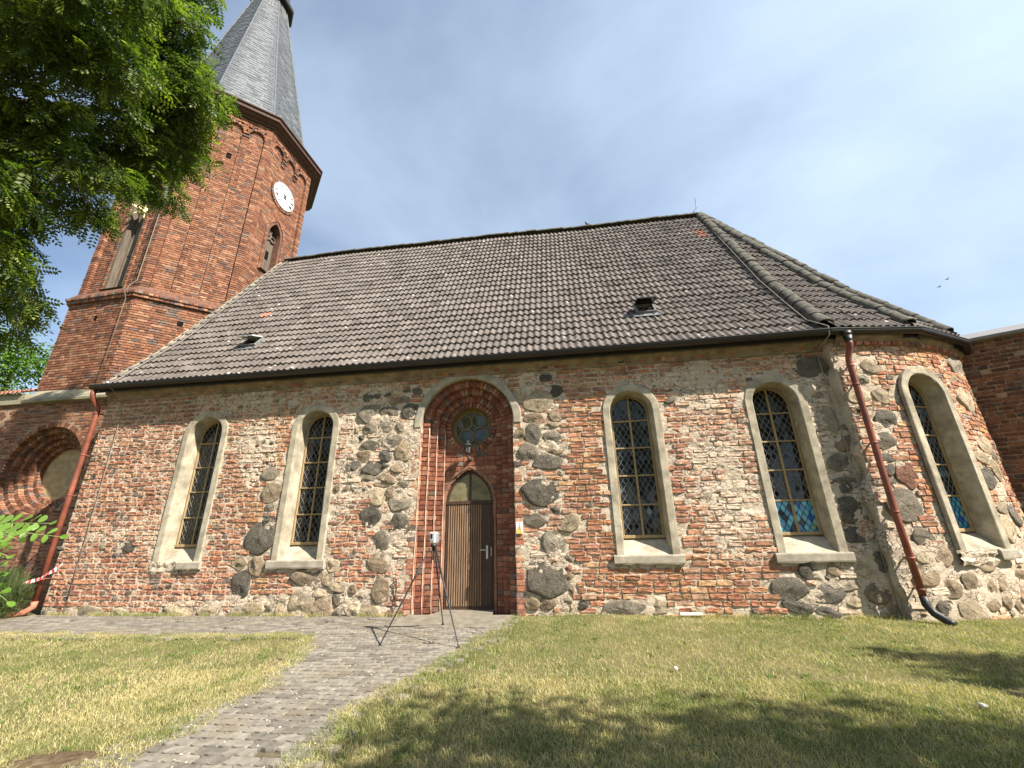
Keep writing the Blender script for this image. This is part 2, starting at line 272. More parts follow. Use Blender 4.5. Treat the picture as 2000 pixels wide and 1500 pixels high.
def stone_material(name):
    m, nt, b = new_mat(name, .85, .25); P = pos(nt); at = attr(nt)
    c = mixc(nt, 1.0, at.outputs['Color'], gray(nt, noise(nt, P, 7, 10, .75, 1.2), .35, 1.7), 'MULTIPLY')
    c = mixc(nt, ramp(nt, noise(nt, P, 85, 3, .7), .54, .68, 0, .55), c, (.42, .38, .31))
    c = mixc(nt, ramp(nt, noise(nt, P, 60, 3, .7), .56, .68, 0, .6), c, (.03, .028, .025))
    c = mixc(nt, ramp(nt, noise(nt, P, 11, 6, .7), .60, .75, 0, .5), c, (.40, .35, .26))
    nt.links.new(c, b.inputs['Base Color'])
    h = math_(nt, 'ADD', noise(nt, P, 13, 8, .7), math_(nt, 'MULTIPLY', noise(nt, P, 80, 4, .6), .4)); bump(nt, b, h, 1.0, .035); return m
def leaf_material(name, tr=.45):
    m, nt, b = new_mat(name, .45, .35); at = attr(nt)
    nt.links.new(at.outputs['Color'], b.inputs['Base Color'])
    t = nt.nodes.new('ShaderNodeBsdfTranslucent'); nt.links.new(mixc(nt, 1.0, at.outputs['Color'], (1.35, 1.6, .55), 'MULTIPLY'), t.inputs['Color'])
    ms = nt.nodes.new('ShaderNodeMixShader'); ms.inputs[0].default_value = tr
    nt.links.new(b.outputs[0], ms.inputs[1]); nt.links.new(t.outputs[0], ms.inputs[2])
    nt.links.new(ms.outputs[0], nt.nodes['Material Output'].inputs['Surface']); return m
def glass_material(name, col, rough=.05, spec=.5):
    m, nt, b = new_mat(name, rough, spec); P = pos(nt); nt.links.new(mixc(nt, ramp(nt, noise(nt, P, 7, 4), .4, .7), col, tuple(q * .6 for q in col)), b.inputs['Base Color'])
    bump(nt, b, noise(nt, P, 9, 2), .05, .01); return m
M_BRICK = brick_material('old_brick')
M_BRICKT = brick_material('tower_brick', (.50, .38, .27), .35, .35, (.55, 1.4))
M_BRICKP = brick_material('portal_brick', (.42, .20, .14), .9, .4)
M_MORT = mortar_material('lime_mortar', (.63, .53, .41), (.54, .445, .33), (.30, .235, .18), 1.0)
M_MORTT = mortar_material('tower_mortar', (.38, .27, .18), (.30, .20, .135), (.16, .10, .075), .4)
M_MORTP = mortar_material('portal_mortar', (.29, .165, .11), (.24, .125, .085), (.16, .085, .06), .4)
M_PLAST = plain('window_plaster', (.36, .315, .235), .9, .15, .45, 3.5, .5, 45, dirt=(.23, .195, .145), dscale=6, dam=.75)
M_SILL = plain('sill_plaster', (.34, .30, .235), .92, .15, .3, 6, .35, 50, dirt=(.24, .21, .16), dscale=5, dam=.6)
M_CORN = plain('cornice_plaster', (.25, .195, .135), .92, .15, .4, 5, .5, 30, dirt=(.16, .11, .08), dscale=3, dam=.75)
M_STONE = stone_material('field_stone')
M_TILE = tile_material('roof_tile')
M_HIP = plain('hip_tile', (.085, .08, .066), .92, .15, .5, 10, .4, 60, dirt=(.19, .18, .15), dscale=9, dam=.55)
M_UNDER = plain('roof_underlay', (.03, .026, .024), .95, .1)
M_GUT = plain('gutter_metal', (.022, .017, .015), .45, .5, .3, 4)
M_PIPE = plain('downpipe_paint', (.21, .062, .036), .5, .4, .45, 3, dirt=(.12, .05, .04), dscale=7, dam=.8)
M_BLACK = plain('black_plastic', (.018, .018, .019), .5, .4, .2)
M_FRAME = wood_material('window_wood', (.36, .265, .135), (.25, .17, .08), .7, 40, 4)
M_LEAD = plain('lead_came', (.19, .19, .185), .5, .5, .3, 20)
M_LEADD = plain('lead_came_dark', (.05, .05, .055), .6, .4)
M_GL = [glass_material('dark_glass', (.006, .0065, .008)), glass_material('grey_glass', (.014, .015, .017), .10), glass_material('milky_glass', (.07, .072, .075), .25)]
BLUES = [(.10, .42, .60), (.05, .28, .48), (.14, .50, .62), (.02, .10, .42), (.012, .02, .04), (.22, .42, .36), (.08, .34, .58)]
M_BLUE = [glass_material('blue_glass', c, .12) for c in BLUES]
M_DIM = [glass_material('dim_blue_glass', c, .12) for c in ((.03, .10, .15), (.02, .05, .16), (.12, .16, .17))]
M_DOOR = wood_material('door_wood', (.27, .175, .11), (.15, .09, .055), .65, 45, 3)
M_DOORD = wood_material('door_frame_wood', (.075, .043, .028), (.04, .024, .018), .6, 40, 3)
M_FAN = glass_material('fanlight_glass', (.20, .175, .095), .35, .3)
M_METAL = plain('brushed_metal', (.62, .62, .60), .35, .5, .1, 20, metal=1.0)
M_SLATE = plain('slate', (.075, .084, .094), .6, .4, .35, 9, .2, 50, dirt=(.12, .13, .137), dscale=2.2, dam=.6)
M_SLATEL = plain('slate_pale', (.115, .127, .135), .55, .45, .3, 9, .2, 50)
M_CORNW = plain('cornice_wood', (.075, .04, .03), .7, .3, .3, 10)
M_OLDW = wood_material('weathered_wood', (.155, .125, .095), (.075, .058, .044), .85, 22, 2)
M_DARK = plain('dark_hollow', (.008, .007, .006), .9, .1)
M_WHITE = plain('white_enamel', (.80, .80, .78), .4, .4, .05)
M_STAR = plain('star_plastic', (.74, .66, .36), .5, .4, .1)
M_CABLE = plain('cable', (.24, .21, .17), .6, .3)
M_REDTILE = plain('red_tile', (.27, .12, .085), .85, .2, .35, 6, .3)
M_LEDGE = plain('stone_ledge', (.27, .24, .165), .9, .2, .35, 2.5, .4, 40, dirt=(.17, .16, .12), dscale=2.5, dam=.7)
M_LEAF = leaf_material('leaf'); M_BARK = plain('bark', (.10, .075, .055), .95, .1, .4, 12, .8, 20)
M_STRC = plain('sooty_brick', (.15, .075, .05), .9, .15, .45, 9, .5, 30, dirt=(.06, .045, .04), dscale=5, dam=.7)
M_LIME = plain('lime_bead', (.50, .36, .26), .9, .1, .3, 12, .5, 60, dirt=(.34, .16, .10), dscale=8, dam=.7)
M_TRAC = wood_material('tracery_wood', (.24, .17, .075), (.15, .10, .045), .7, 40, 4)
M_RINGD = plain('niche_plaster', (.40, .30, .17), .9, .15, .35, 5, .4, 40, dirt=(.25, .18, .10), dscale=2)
# ------------------------------------------------------------------ bricks
def brick_template(seed, simple=False):
    r = np.random.RandomState(seed)
    if simple:
        o = np.array([(-.5, -.5), (.5, -.5), (.5, .5), (-.5, .5)], float) + r.uniform(-.02, .02, (4, 2)) * (1, 3)
        V = np.concatenate([np.c_[o[:, 0], np.full(4, .05), o[:, 1]], np.c_[o[:, 0] * .985, r.uniform(-.003, .003, 4), o[:, 1] * .90]])
        Q = np.array([(i, (i + 1) % 4, 4 + (i + 1) % 4, 4 + i) for i in range(4)] + [(4, 5, 6, 7)])
        return V, Q, np.zeros((0, 3), int)
    px = [(-.5, -.5), (-.17, -.5), (.17, -.5), (.5, -.5), (.5, -.1), (.5, .2), (.5, .5), (.17, .5), (-.17, .5), (-.5, .5), (-.5, .15), (-.5, -.15)]
    o = np.array(px); n = len(o)
    for c in (0, 3, 6, 9):
        k = r.choice([.02, .04, .09, .16], p=[.4, .3, .2, .1]); o[c] *= (1 - k * .55, 1 - k * 1.1)
    o = o + r.uniform(-1, 1, (n, 2)) * (.018, .05)
    f = o * (.955, .87) + r.uniform(-1, 1, (n, 2)) * (.012, .03)
    V = np.concatenate([np.c_[o[:, 0], np.full(n, .05), o[:, 1]], np.c_[o[:, 0], np.full(n, .008), o[:, 1]],
                        np.c_[f[:, 0], r.uniform(-.008, .007, n), f[:, 1]], [[r.uniform(-.2, .2), r.uniform(-.010, .008), r.uniform(-.1, .1)]]])
    Q = np.array([(k * n + i, k * n + (i + 1) % n, (k + 1) * n + (i + 1) % n, (k + 1) * n + i) for k in (0, 1) for i in range(n)])
    T = np.array([(2 * n + i, 2 * n + (i + 1) % n, 3 * n) for i in range(n)])
    return V, Q, T
def flat_template(seed):
    r = np.random.RandomState(seed); o = np.array([(-.5, -.5), (.5, -.5), (.5, .5), (-.5, .5)], float)
    V = np.concatenate([np.c_[o[:, 0], np.full(4, .05), o[:, 1]], np.c_[o[:, 0], np.full(4, .004), o[:, 1]], np.c_[o[:, 0] * .95, r.uniform(-.001, .001, 4), o[:, 1] * .93]])
    Q = np.array([(k * 4 + i, k * 4 + (i + 1) % 4, k * 4 + 4 + (i + 1) % 4, k * 4 + 4 + i) for k in (0, 1) for i in range(4)] + [(8, 9, 10, 11)])
    return V, Q, np.zeros((0, 3), int)
TMPF = [flat_template(400 + i) for i in range(6)]
TMPL = [brick_template(100 + i) for i in range(14)]; TMPS = [brick_template(300 + i, True) for i in range(10)]
def brick_mass(name, rec, mat, parent, simple=False):
    rec = np.asarray(rec, float); tl = TMPF if simple == 'flat' else TMPS if simple else TMPL
    ids = RS.randint(0, len(tl), len(rec)); VV = []; QQ = []; TT = []; CC = []; off = 0
    for k, (V, Q, T) in enumerate(tl):
        r = rec[ids == k]
        if not len(r): continue
        x = V[None, :, 0] * r[:, 5:6]; z = V[None, :, 2] * r[:, 6:7]; y = V[None, :, 1] * r[:, 7:8]
        cr, sr = np.cos(r[:, 4:5]), np.sin(r[:, 4:5]); x, z = x * cr - z * sr, x * sr + z * cr
        ca, sa = np.cos(r[:, 3:4]), np.sin(r[:, 3:4])
        P = np.stack([r[:, 0:1] + x * ca - y * sa, r[:, 1:2] + x * sa + y * ca, r[:, 2:3] + z], -1)
        nv = len(V); m = len(r); o = off + np.arange(m)[:, None, None] * nv
        VV.append(P.reshape(-1, 3)); QQ.append((Q[None] + o).reshape(-1, 4))
        if len(T): TT.append((T[None] + o).reshape(-1, 3))
        CC.append(np.repeat(r[:, 8:12], nv, 0)); off += m * nv
    me = np_mesh(name, np.concatenate(VV), [np.concatenate(QQ)] + ([np.concatenate(TT)] if TT else []), mat, np.concatenate(CC))
    return tag(obj(name, me, parent), kind='stuff')
def emit_bricks(rec, parent, mat, nind=0, simple=False, name='brick', score=None):
    rec = np.asarray(rec, float)
    if nind:
        d = np.linalg.norm(rec[:, :3] - CAM, axis=1)
        s = rec[:, 5] * rec[:, 6] / d ** 2 if score is None else score(rec) / d ** 2
        order = np.argsort(-s); ind = rec[order[:nind]]; rec = rec[order[nind:]]
        cols = ind[RS.permutation(len(ind))[:24], 8:12]; tl = TMPS if simple else TMPL; meshes = []
        for k, c in enumerate(cols):
            V, Q, T = tl[k % len(tl)]
            meshes.append(np_mesh(name, V, [Q] + ([T] if len(T) else []), mat, np.tile(c, (len(V), 1))))
        for r in ind:
            dd = np.abs(cols - r[8:12]).sum(1) + RS.rand(len(cols)) * .04; k = int(np.argmin(dd))
            o = bpy.data.objects.new(name, meshes[k])
            _link(o, parent, Matrix.LocRotScale(Vector(r[:3]), Matrix.Rotation(r[3], 3, 'Z') @ Matrix.Rotation(-r[4], 3, 'Y'), Vector((r[5], r[7], r[6]))))
    if len(rec): brick_mass(name, rec, mat, parent, simple)
RED = np.array([(0.334, 0.13, 0.074), (0.383, 0.161, 0.089), (0.282, 0.109, 0.068), (0.414, 0.202, 0.117), (0.354, 0.171, 0.113), (0.241, 0.109, 0.076), (0.445, 0.27, 0.174)])
ORG = np.array([(0.361, 0.165, 0.078), (0.4, 0.198, 0.096), (0.312, 0.134, 0.066), (0.283, 0.127, 0.069), (0.409, 0.243, 0.124), (0.243, 0.11, 0.063)])
def bcol(pal, dark=.06, rng=RS):
    c = pal[rng.randint(len(pal))] * rng.uniform(.8, 1.18)
    if rng.rand() < dark: c = np.array((.135, .10, .085)) * rng.uniform(.7, 1.5)
    return c
def courses(u0, u1, z0, z1, ch, head=.5, L=.27, joint=.018, rng=RS, jit=.004):
    z = z0; k = 0
    while z < z1 - .3 * ch:
        h = ch - joint; u = u0 - rng.uniform(0, L * .6) if jit > .003 else u0 - (k % 2) * L * .25
        while u < u1:
            w = (L * .48 if rng.rand() < head else L) * rng.uniform(.92, 1.06) if jit > .003 else ((L * .5 - joint * .5) if (k + int(round((u - u0) / L * 2))) % 3 == 0 else L)
            a, b = max(u, u0), min(u + w, u1)
            if b - a > .05: yield (a + b) / 2, z + ch / 2 + rng.uniform(-jit, jit), b - a, h * rng.uniform(.92, 1.06) if jit > .003 else h
            u += w + joint
        z += ch; k += 1

def seg_courses(segf, z0, z1, ch, L=.25, joint=.013, rng=RS):
    k = 0; z = z0
    while z < z1 - .3 * ch:
        zc = z + ch / 2
        for u0, u1 in segf(zc):
            u = u0 - (L * .25 if k % 2 else L * .62); q = k
            while u < u1 - .01:
                w = (L - joint) if q % 3 else (L * .5 - joint)
                a, b_ = max(u, u0), min(u + w, u1)
                if b_ - a > .03: yield (a + b_) / 2, zc, b_ - a, ch - joint
                u += w + joint; q += 1
        z += ch; k += 1
def cutseg(segs, a, b_):
    o = []
    for u0, u1 in segs:
        if b_ <= u0 or a >= u1: o.append((u0, u1)); continue
        if a > u0: o.append((u0, a))
        if b_ < u1: o.append((b_, u1))
    return [s for s in o if s[1] - s[0] > .03]

# ------------------------------------------------------------------ the church
church = thing('church', (-2, 0, 0), 'old church nave of patchy red brick and field stone with dark tiled roof', 'church')
WINS = [-7.40, -4.706, 2.065, 4.77]; HWO = .556; ZSP = 3.664
PCX, PZC = -1.30, 3.60
def in_win(u, z, m=0., cs=WINS):
    r = np.zeros(np.shape(u), bool)
    for c in cs:
        du = np.abs(u - c); r |= (du < HWO + m) & (z > .80 - m) & (z < ZSP) | (np.hypot(du, z - ZSP) < HWO + m) & (z >= ZSP)
    return r
def in_portal(u, z, m=0.):
    du = np.abs(u - PCX); return (du < .985 + m) & (z < PZC) | (np.hypot(du, z - PZC) < .985 + m) & (z >= PZC)
def smear(u, z, Z):
    s = .10 + .45 * (fbm(u * .9 + 31, z * .9, 5) - .45)
    for cx, cz, rx, rz, st in Z:
        q = ((u - cx) / rx) ** 2 + ((z - cz) / rz) ** 2; s = s + st * .84 * np.exp(-q * .9)
    return np.clip(s + .9 * (fbm(u * 2.6, z * 2.6, 9, 4) - .5), 0, 1)
def relief(u, z, s):
    return s * .010 + (fbm(u * 7, z * 11, 3, 3, .75) - .5) * (.016 + .045 * s) + (fbm(u * 2, z * 2, 21, 3) - .5) * .03 + .002
def tocyl(u, d, z, R=4.68, cx=5.85, cy=4.5):
    a = u / R; r = R + d; return cx + r * math.sin(a), cy - r * math.cos(a), z
def wall_grid(name, u0, u1, z0, z1, res, hole, Z, mats, place, parent, jag=False):
    nu, nz = int((u1 - u0) / res), int((z1 - z0) / res)
    U, Zz = np.meshgrid(np.linspace(u0, u1, nu + 1), np.linspace(z0, z1, nz + 1), indexing='ij')
    s = smear(U, Zz, Z); D = relief(U, Zz, s)
    if jag: U = U + np.where(U < u0 + .12, (fbm(Zz * 3, Zz * 0 + 2, 44, 3) - .5) * .16, 0)
    V = place(U, D, Zz).reshape(-1, 3)
    i, j = np.meshgrid(np.arange(nu), np.arange(nz), indexing='ij'); k = (i * (nz + 1) + j).ravel()
    uc = (U[:-1, :-1] + res / 2).ravel(); zc = (Zz[:-1, :-1] + res / 2).ravel(); keep = ~hole(uc, zc)
    k = k[keep]; Q = np.stack([k, k + nz + 1, k + nz + 2, k + 1], -1)
    return obj(name, np_mesh(name, V, Q, mats, smooth=True), parent)
nave_wall = wall_grid('nave_wall', -10.3, 6.06, -.25, 4.86, .021, lambda u, z: in_win(u, z, -.05) | in_portal(u, z, -.0), ZN, M_MORT,
                      lambda U, D, Z: np.stack([U, -D, Z], -1), church)
AW = [19.4 * PI / 180 * 4.68]
ZA = [(.3, 2.5, .4, 3, .7), (.6, .5, 3, .7, 1.0), (2.6, 2, .5, 2, .5), (1.2, 4.4, 1, .25, .3)]
def place_apse(U, D, Z):
    a = U / 4.68; r = 4.68 + D; return np.stack([5.85 + r * np.sin(a), 4.5 - r * np.cos(a), Z], -1)
apse_wall = wall_grid('apse_wall', .01, 5.6, -.25, 4.9, .032, lambda u, z: in_win(u, z, -.05, AW), ZA, M_MORT, place_apse, church, True)
# the broken edge where the apse stands proud of the nave
b = MB(); zz = np.linspace(-.25, 4.9, 60); ed = (fbm(zz * 3, zz * 0 + 2, 44, 3) - .5) * .16 + .01; ed2 = relief(zz * 0, zz, .4 + zz * 0)
b.strip([(5.85 + 4.68 * math.sin(e / 4.68), 4.5 - (4.68 + r_) * math.cos(e / 4.68), z) for e, r_, z in zip(ed, ed2, zz)], [(5.85 + e - .03 + .06 * math.sin(z * 9), .05, z) for e, z in zip(ed, zz)], 0)
b.build('apse_corner', M_MORT, church, True)
b = MB(); b.poly([(-10.3, 0.0, -.25), (-10.3, 9, -.25), (-10.3, 9, 4.86), (-10.3, 0.0, 4.86)]); b.poly([(-10.3, 9, -.25), (6, 9, -.25), (6, 9, 4.86), (-10.3, 9, 4.86)])
b.poly([(-10.25, -.2, 4.95), (-10.25, 9.2, 4.95), (-10.25, 4.5, 11.9)])
b.build('gable_wall', M_MORT, church)
# field stones
TONES = [((.10, .093, .082), .03), ((.185, .168, .14), .045), ((.23, .185, .135), .05), ((.34, .29, .215), .06), ((.20, .10, .075), .03)]
def stone_mesh(w, h, tone, seed):
    r = np.random.RandomState(seed); nu, nr = 20, 6; V = []; ph = r.uniform(0, 6.28, 6); am = r.uniform(.02, .10, 6) / np.array([1, 1.2, 1.6, 2, 2.6, 3])
    dep = min(.014 + min(w, h) * r.uniform(.04, .08), .038); plane = r.uniform(-.45, .45, 2)
    nk = r.randint(5, 9); ka = (np.arange(nk) + r.uniform(-.33, .33, nk)) * 2 * PI / nk; kd = r.uniform(.93, 1.13, nk); fa = r.uniform(0, 6.28, 4); fd = r.uniform(-.1, .45, 4); fs = r.uniform(.25, .8, 4)
    for k in range(nr):
        t = (0.02, .42, .72, .90, .975, 1.0)[k]
        for i in range(nu):
            a = 2 * PI * i / nu; rad = 1 / (sum(max(1e-6, math.cos(a - q) / e) ** 16 for q, e in zip(ka, kd)) ** (1 / 16))
            rad = min(rad, 1.28) * (1 + .35 * sum(am[q] * math.sin((q + 2) * a + ph[q]) for q in range(6)))
            x = math.cos(a) * rad * t; z = math.sin(a) * rad * t
            y = -dep * (1, 1, .98, .86, .40, -.1)[k] * (1 + plane[0] * x + plane[1] * z); y += dep * sum(max(0, math.cos(q) * x + math.sin(q) * z - e) * s_ for q, e, s_ in zip(fa, fd, fs)) * (1 - t ** 8) * 2.2; y = min(y, .004) + r.uniform(-1, 1) * .16 * dep * (1 - t ** 4)
            V.append((x * w / 2, y + (.05 if k == nr - 1 else 0), z * h / 2))
    Q = [(k * nu + i, k * nu + (i + 1) % nu, (k + 1) * nu + (i + 1) % nu, (k + 1) * nu + i) for k in range(nr - 1) for i in range(nu)]
    c, v = TONES[tone]; c = np.array(c) * (1.08, 1.0, .88) * r.uniform(.72, 1.3) + r.uniform(-v, v) * .25
    return np_mesh('field_stone', V, np.array(Q), M_STONE, np.tile([*np.clip(c, .02, .8), 1], (len(V), 1)), smooth=True)
kept = []
for i, (x, z, w_, h_, t) in enumerate(NS):
    if any(abs(x - q[0]) < .12 and abs(z - q[1]) < .12 for q in kept): continue
    kept.append((x, z, w_ * 1.12, h_ * 1.12)); w_, h_ = kept[-1][2:]
    obj('field_stone', stone_mesh(w_, h_, t, 500 + i), nave_wall, Matrix.Translation((x, -.012, z)) @ Matrix.Rotation(random.uniform(-.25, .25), 4, 'Y'))
keptA = []
for i, (th, z, w_, h_, t) in enumerate(AS):
    w_ *= 1.1; h_ *= 1.1; keptA.append((th * 4.68, z, w_, h_)); p = tocyl(th * 4.68, .012, z)
    obj('field_stone', stone_mesh(w_, h_, t, 800 + i), apse_wall, Matrix.Translation(p) @ Matrix.Rotation(th, 4, 'Z') @ Matrix.Rotation(random.uniform(-.25, .25), 4, 'Y'))
# small rubble between the big stones
rub = [(x, z) for x, z in zip(RS.uniform(-10.2, 6, 1500), RS.uniform(0, 4.5, 1500)) if not in_win(np.array(x), np.array(z), .08) and not in_portal(np.array(x), np.array(z), .12)]
rub = [(x, z) for x, z in rub if (any(a < x < b_ for a, b_ in ((-6.2, -5.1), (-4.1, -2.2), (-.25, .8), (4.2, 6.0))) and smear(np.array(x), np.array(z), ZN) > .72 and RS.rand() < .45 or z < .16 and RS.rand() < .9)]
n0 = 0
for x, z in rub:
    w_, h_ = RS.uniform(.07, .17), RS.uniform(.05, .12)
    if any(abs(x - q[0]) < (q[2] + w_) / 2 and abs(z - q[1]) < (q[3] + h_) / 2 for q in kept): continue
    kept.append((x, z, w_, h_)); n0 += 1
    if n0 > 110: break
    obj('field_stone', stone_mesh(w_, h_, RS.choice([0, 1, 2, 2, 3, 3, 4]), 2000 + n0), nave_wall, Matrix.Translation((x, -.014, z)))
def pack(rects, K, add, seed):
    r = np.random.RandomState(seed)
    for u0, u1, z0, z1, n in rects:
        for _ in range(n):
            w_ = r.uniform(.16, .46) * (1 if r.rand() < .6 else .55); h_ = w_ * r.uniform(.6, .95); u, z = r.uniform(u0, u1), r.uniform(z0, z1)
            if any(((u - q[0]) / ((q[2] + w_) * .54)) ** 2 + ((z - q[1]) / ((q[3] + h_) * .56)) ** 2 < 1 for q in K): continue
            if add(u, z, w_, h_, int(r.choice([0, 1, 1, 2, 2, 2, 3, 3, 4], p=[.1, .15, .12, .15, .12, .1, .13, .1, .03]))): K.append((u, z, w_, h_))
nst = [0]
def add_n(u, z, w_, h_, t):
    if in_win(np.array(u), np.array(z), .10 + w_ * .4) or in_portal(np.array(u), np.array(z), .2 + w_ * .4): return False
    nst[0] += 1; obj('field_stone', stone_mesh(w_, h_, t, 3000 + nst[0]), nave_wall, Matrix.Translation((u, -.014, z)) @ Matrix.Rotation(random.uniform(-.3, .3), 4, 'Y')); return True
def add_a(u, z, w_, h_, t):
    if in_win(np.array(u), np.array(z), .10 + w_ * .4, AW): return False
    nst[0] += 1; obj('field_stone', stone_mesh(w_, h_, t, 3000 + nst[0]), apse_wall, Matrix.Translation(tocyl(u, .014, z)) @ Matrix.Rotation(u / 4.68, 4, 'Z') @ Matrix.Rotation(random.uniform(-.3, .3), 4, 'Y')); return True
pack(((4.15, 5.9, .02, .62, 60), (5.5, 5.95, .6, 4.4, 45), (-4.9, -3.4, .02, .5, 25), (-3.6, -2.4, 2.2, 4.2, 30), (-.15, .7, .05, 4.3, 30)), kept, add_n, 5)
pack(((.15, 4.5, .02, .75, 160), (.15, .9, .8, 4.4, 30), (2.4, 4.5, .8, 4.3, 25)), keptA, add_a, 6)
def hits(u, z, K, m=.0):
    for q in K:
        if ((u - q[0]) / (q[2] / 2 + m + .045)) ** 2 + ((z - q[1]) / (q[3] / 2 + m + .025)) ** 2 < 1: return True
    return False
# nave brickwork
rec = []
for u, z, w_, h_ in [q for a_, c_, hd in ((-10.28, -5.6, .86), (-5.6, -.6, .6), (-.6, 5.84, .42)) for q in courses(a_, c_, -.05, 4.66, .104, hd, .265, .027)]:
    if in_win(np.array(u), np.array(z), w_ * .25) or in_portal(np.array(u), np.array(z), .16 if z < 3.9 else .20) or hits(u, z, kept): continue
    s = float(smear(np.array(u), np.array(z), ZN))
    if s > .7 and RS.rand() < .30 * s: continue
    if z < .12 and RS.rand() < .4: continue
    or_ = 1 if (u > .7 and u < 1.6) or (u > .7 and z < .9) or (-5.9 < u < -5.2) else 0
    c = bcol(ORG if or_ and RS.rand() < .8 else RED, .03 if or_ else .07)
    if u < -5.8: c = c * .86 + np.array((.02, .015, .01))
    c = c * (1 - .35 * s) + np.array((.48, .33, .22)) * .35 * s
    pr = relief(np.array(u), np.array(z), .0) + .010 + RS.uniform(-.006, .007) + (.004 if or_ else 0) + .008 * s
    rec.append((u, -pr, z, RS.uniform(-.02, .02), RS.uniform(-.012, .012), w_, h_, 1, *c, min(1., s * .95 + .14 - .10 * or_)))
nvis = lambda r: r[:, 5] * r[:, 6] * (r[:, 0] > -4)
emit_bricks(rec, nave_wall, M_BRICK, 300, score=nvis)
rec = []
for u, z, w_, h_ in courses(.06, 5.4, -.05, 4.75, .10, .6):
    if in_win(np.array(u), np.array(z), w_ * .25, AW) or hits(u, z, keptA): continue
    s = float(smear(np.array(u), np.array(z), ZA))
    if s > .55 and RS.rand() < .75 * s: continue
    p = tocyl(u, .014 + RS.uniform(-.006, .008) + .008 * s, z); c = bcol(ORG if RS.rand() < .5 else RED, .05); c = c * (1 - .3 * s) + np.array((.5, .38, .26)) * .3 * s
    rec.append((*p, u / 4.68, RS.uniform(-.02, .02), w_, h_, 1, *c, min(1., s + .22)))
emit_bricks(rec, apse_wall, M_BRICK, 0)
# cornice under the eaves
b = MB(); prof = [(0.0, 4.63), (.035, 4.64), (.045, 4.70), (.075, 4.76), (.125, 4.80), (.135, 4.90), (0, 4.92)]
xs = np.linspace(-10.3, 5.84, 150)
b.loops([[(x, -d - .015 * fbm(x * 3., z * 20., 2) * (d > .01), z - .03 * (fbm(x * 2.2, z + 3., 8) - .5)) for x in xs] for d, z in prof])
ths = np.linspace(.03, 1.3, 40)
b.loops([[(5.85 + (4.68 + d * .9) * math.sin(t), 4.5 - (4.68 + d * .9) * math.cos(t), z - .03 * (fbm(t * 9., z + 3., 8) - .5)) for t in ths] for d, z in prof])
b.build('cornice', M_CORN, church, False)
# brick dentils left bare along the cornice
rec = []
for x in np.arange(-10.2, 5.8, .145):
    if RS.rand() < .5: rec.append((x, -.050 - RS.uniform(0, .02), 4.715, 0, RS.uniform(-.03, .03), .12, .075, 1, *bcol(RED, .15), .35))
for t in np.arange(.06, 1.2, .03): rec.append((5.85 + 4.745 * math.sin(t), 4.5 - 4.745 * math.cos(t), 4.69, t, 0, .115, .08, 1, *bcol(RED, .1), .4))
emit_bricks(rec, church, M_BRICK, 0)

# ------------------------------------------------------------------ windows of the nave and apse
def clip(poly, conv):
    outp = poly; n = len(conv)
    for i in range(n):
        ax, az = conv[i]; bx, bz = conv[(i + 1) % n]; inp = outp; outp = []
        f = lambda p: (bx - ax) * (p[1] - az) - (bz - az) * (p[0] - ax)
        for k in range(len(inp)):
            p, q = inp[k], inp[(k + 1) % len(inp)]; fp, fq = f(p), f(q)
            if fp >= 0: outp.append(p)
            if fp * fq < 0: t = fp / (fp - fq); outp.append((p[0] + (q[0] - p[0]) * t, p[1] + (q[1] - p[1]) * t))
        if len(outp) < 3: return []
    return outp
def arch_path(hw, z0, n=20, zs=ZSP):
    return [(-hw, z0), (-hw, (z0 + zs) / 2), (-hw, zs)] + [(-hw * math.cos(PI * k / n), zs + hw * math.sin(PI * k / n)) for k in range(1, n)] + [(hw, zs), (hw, (z0 + zs) / 2), (hw, z0)]
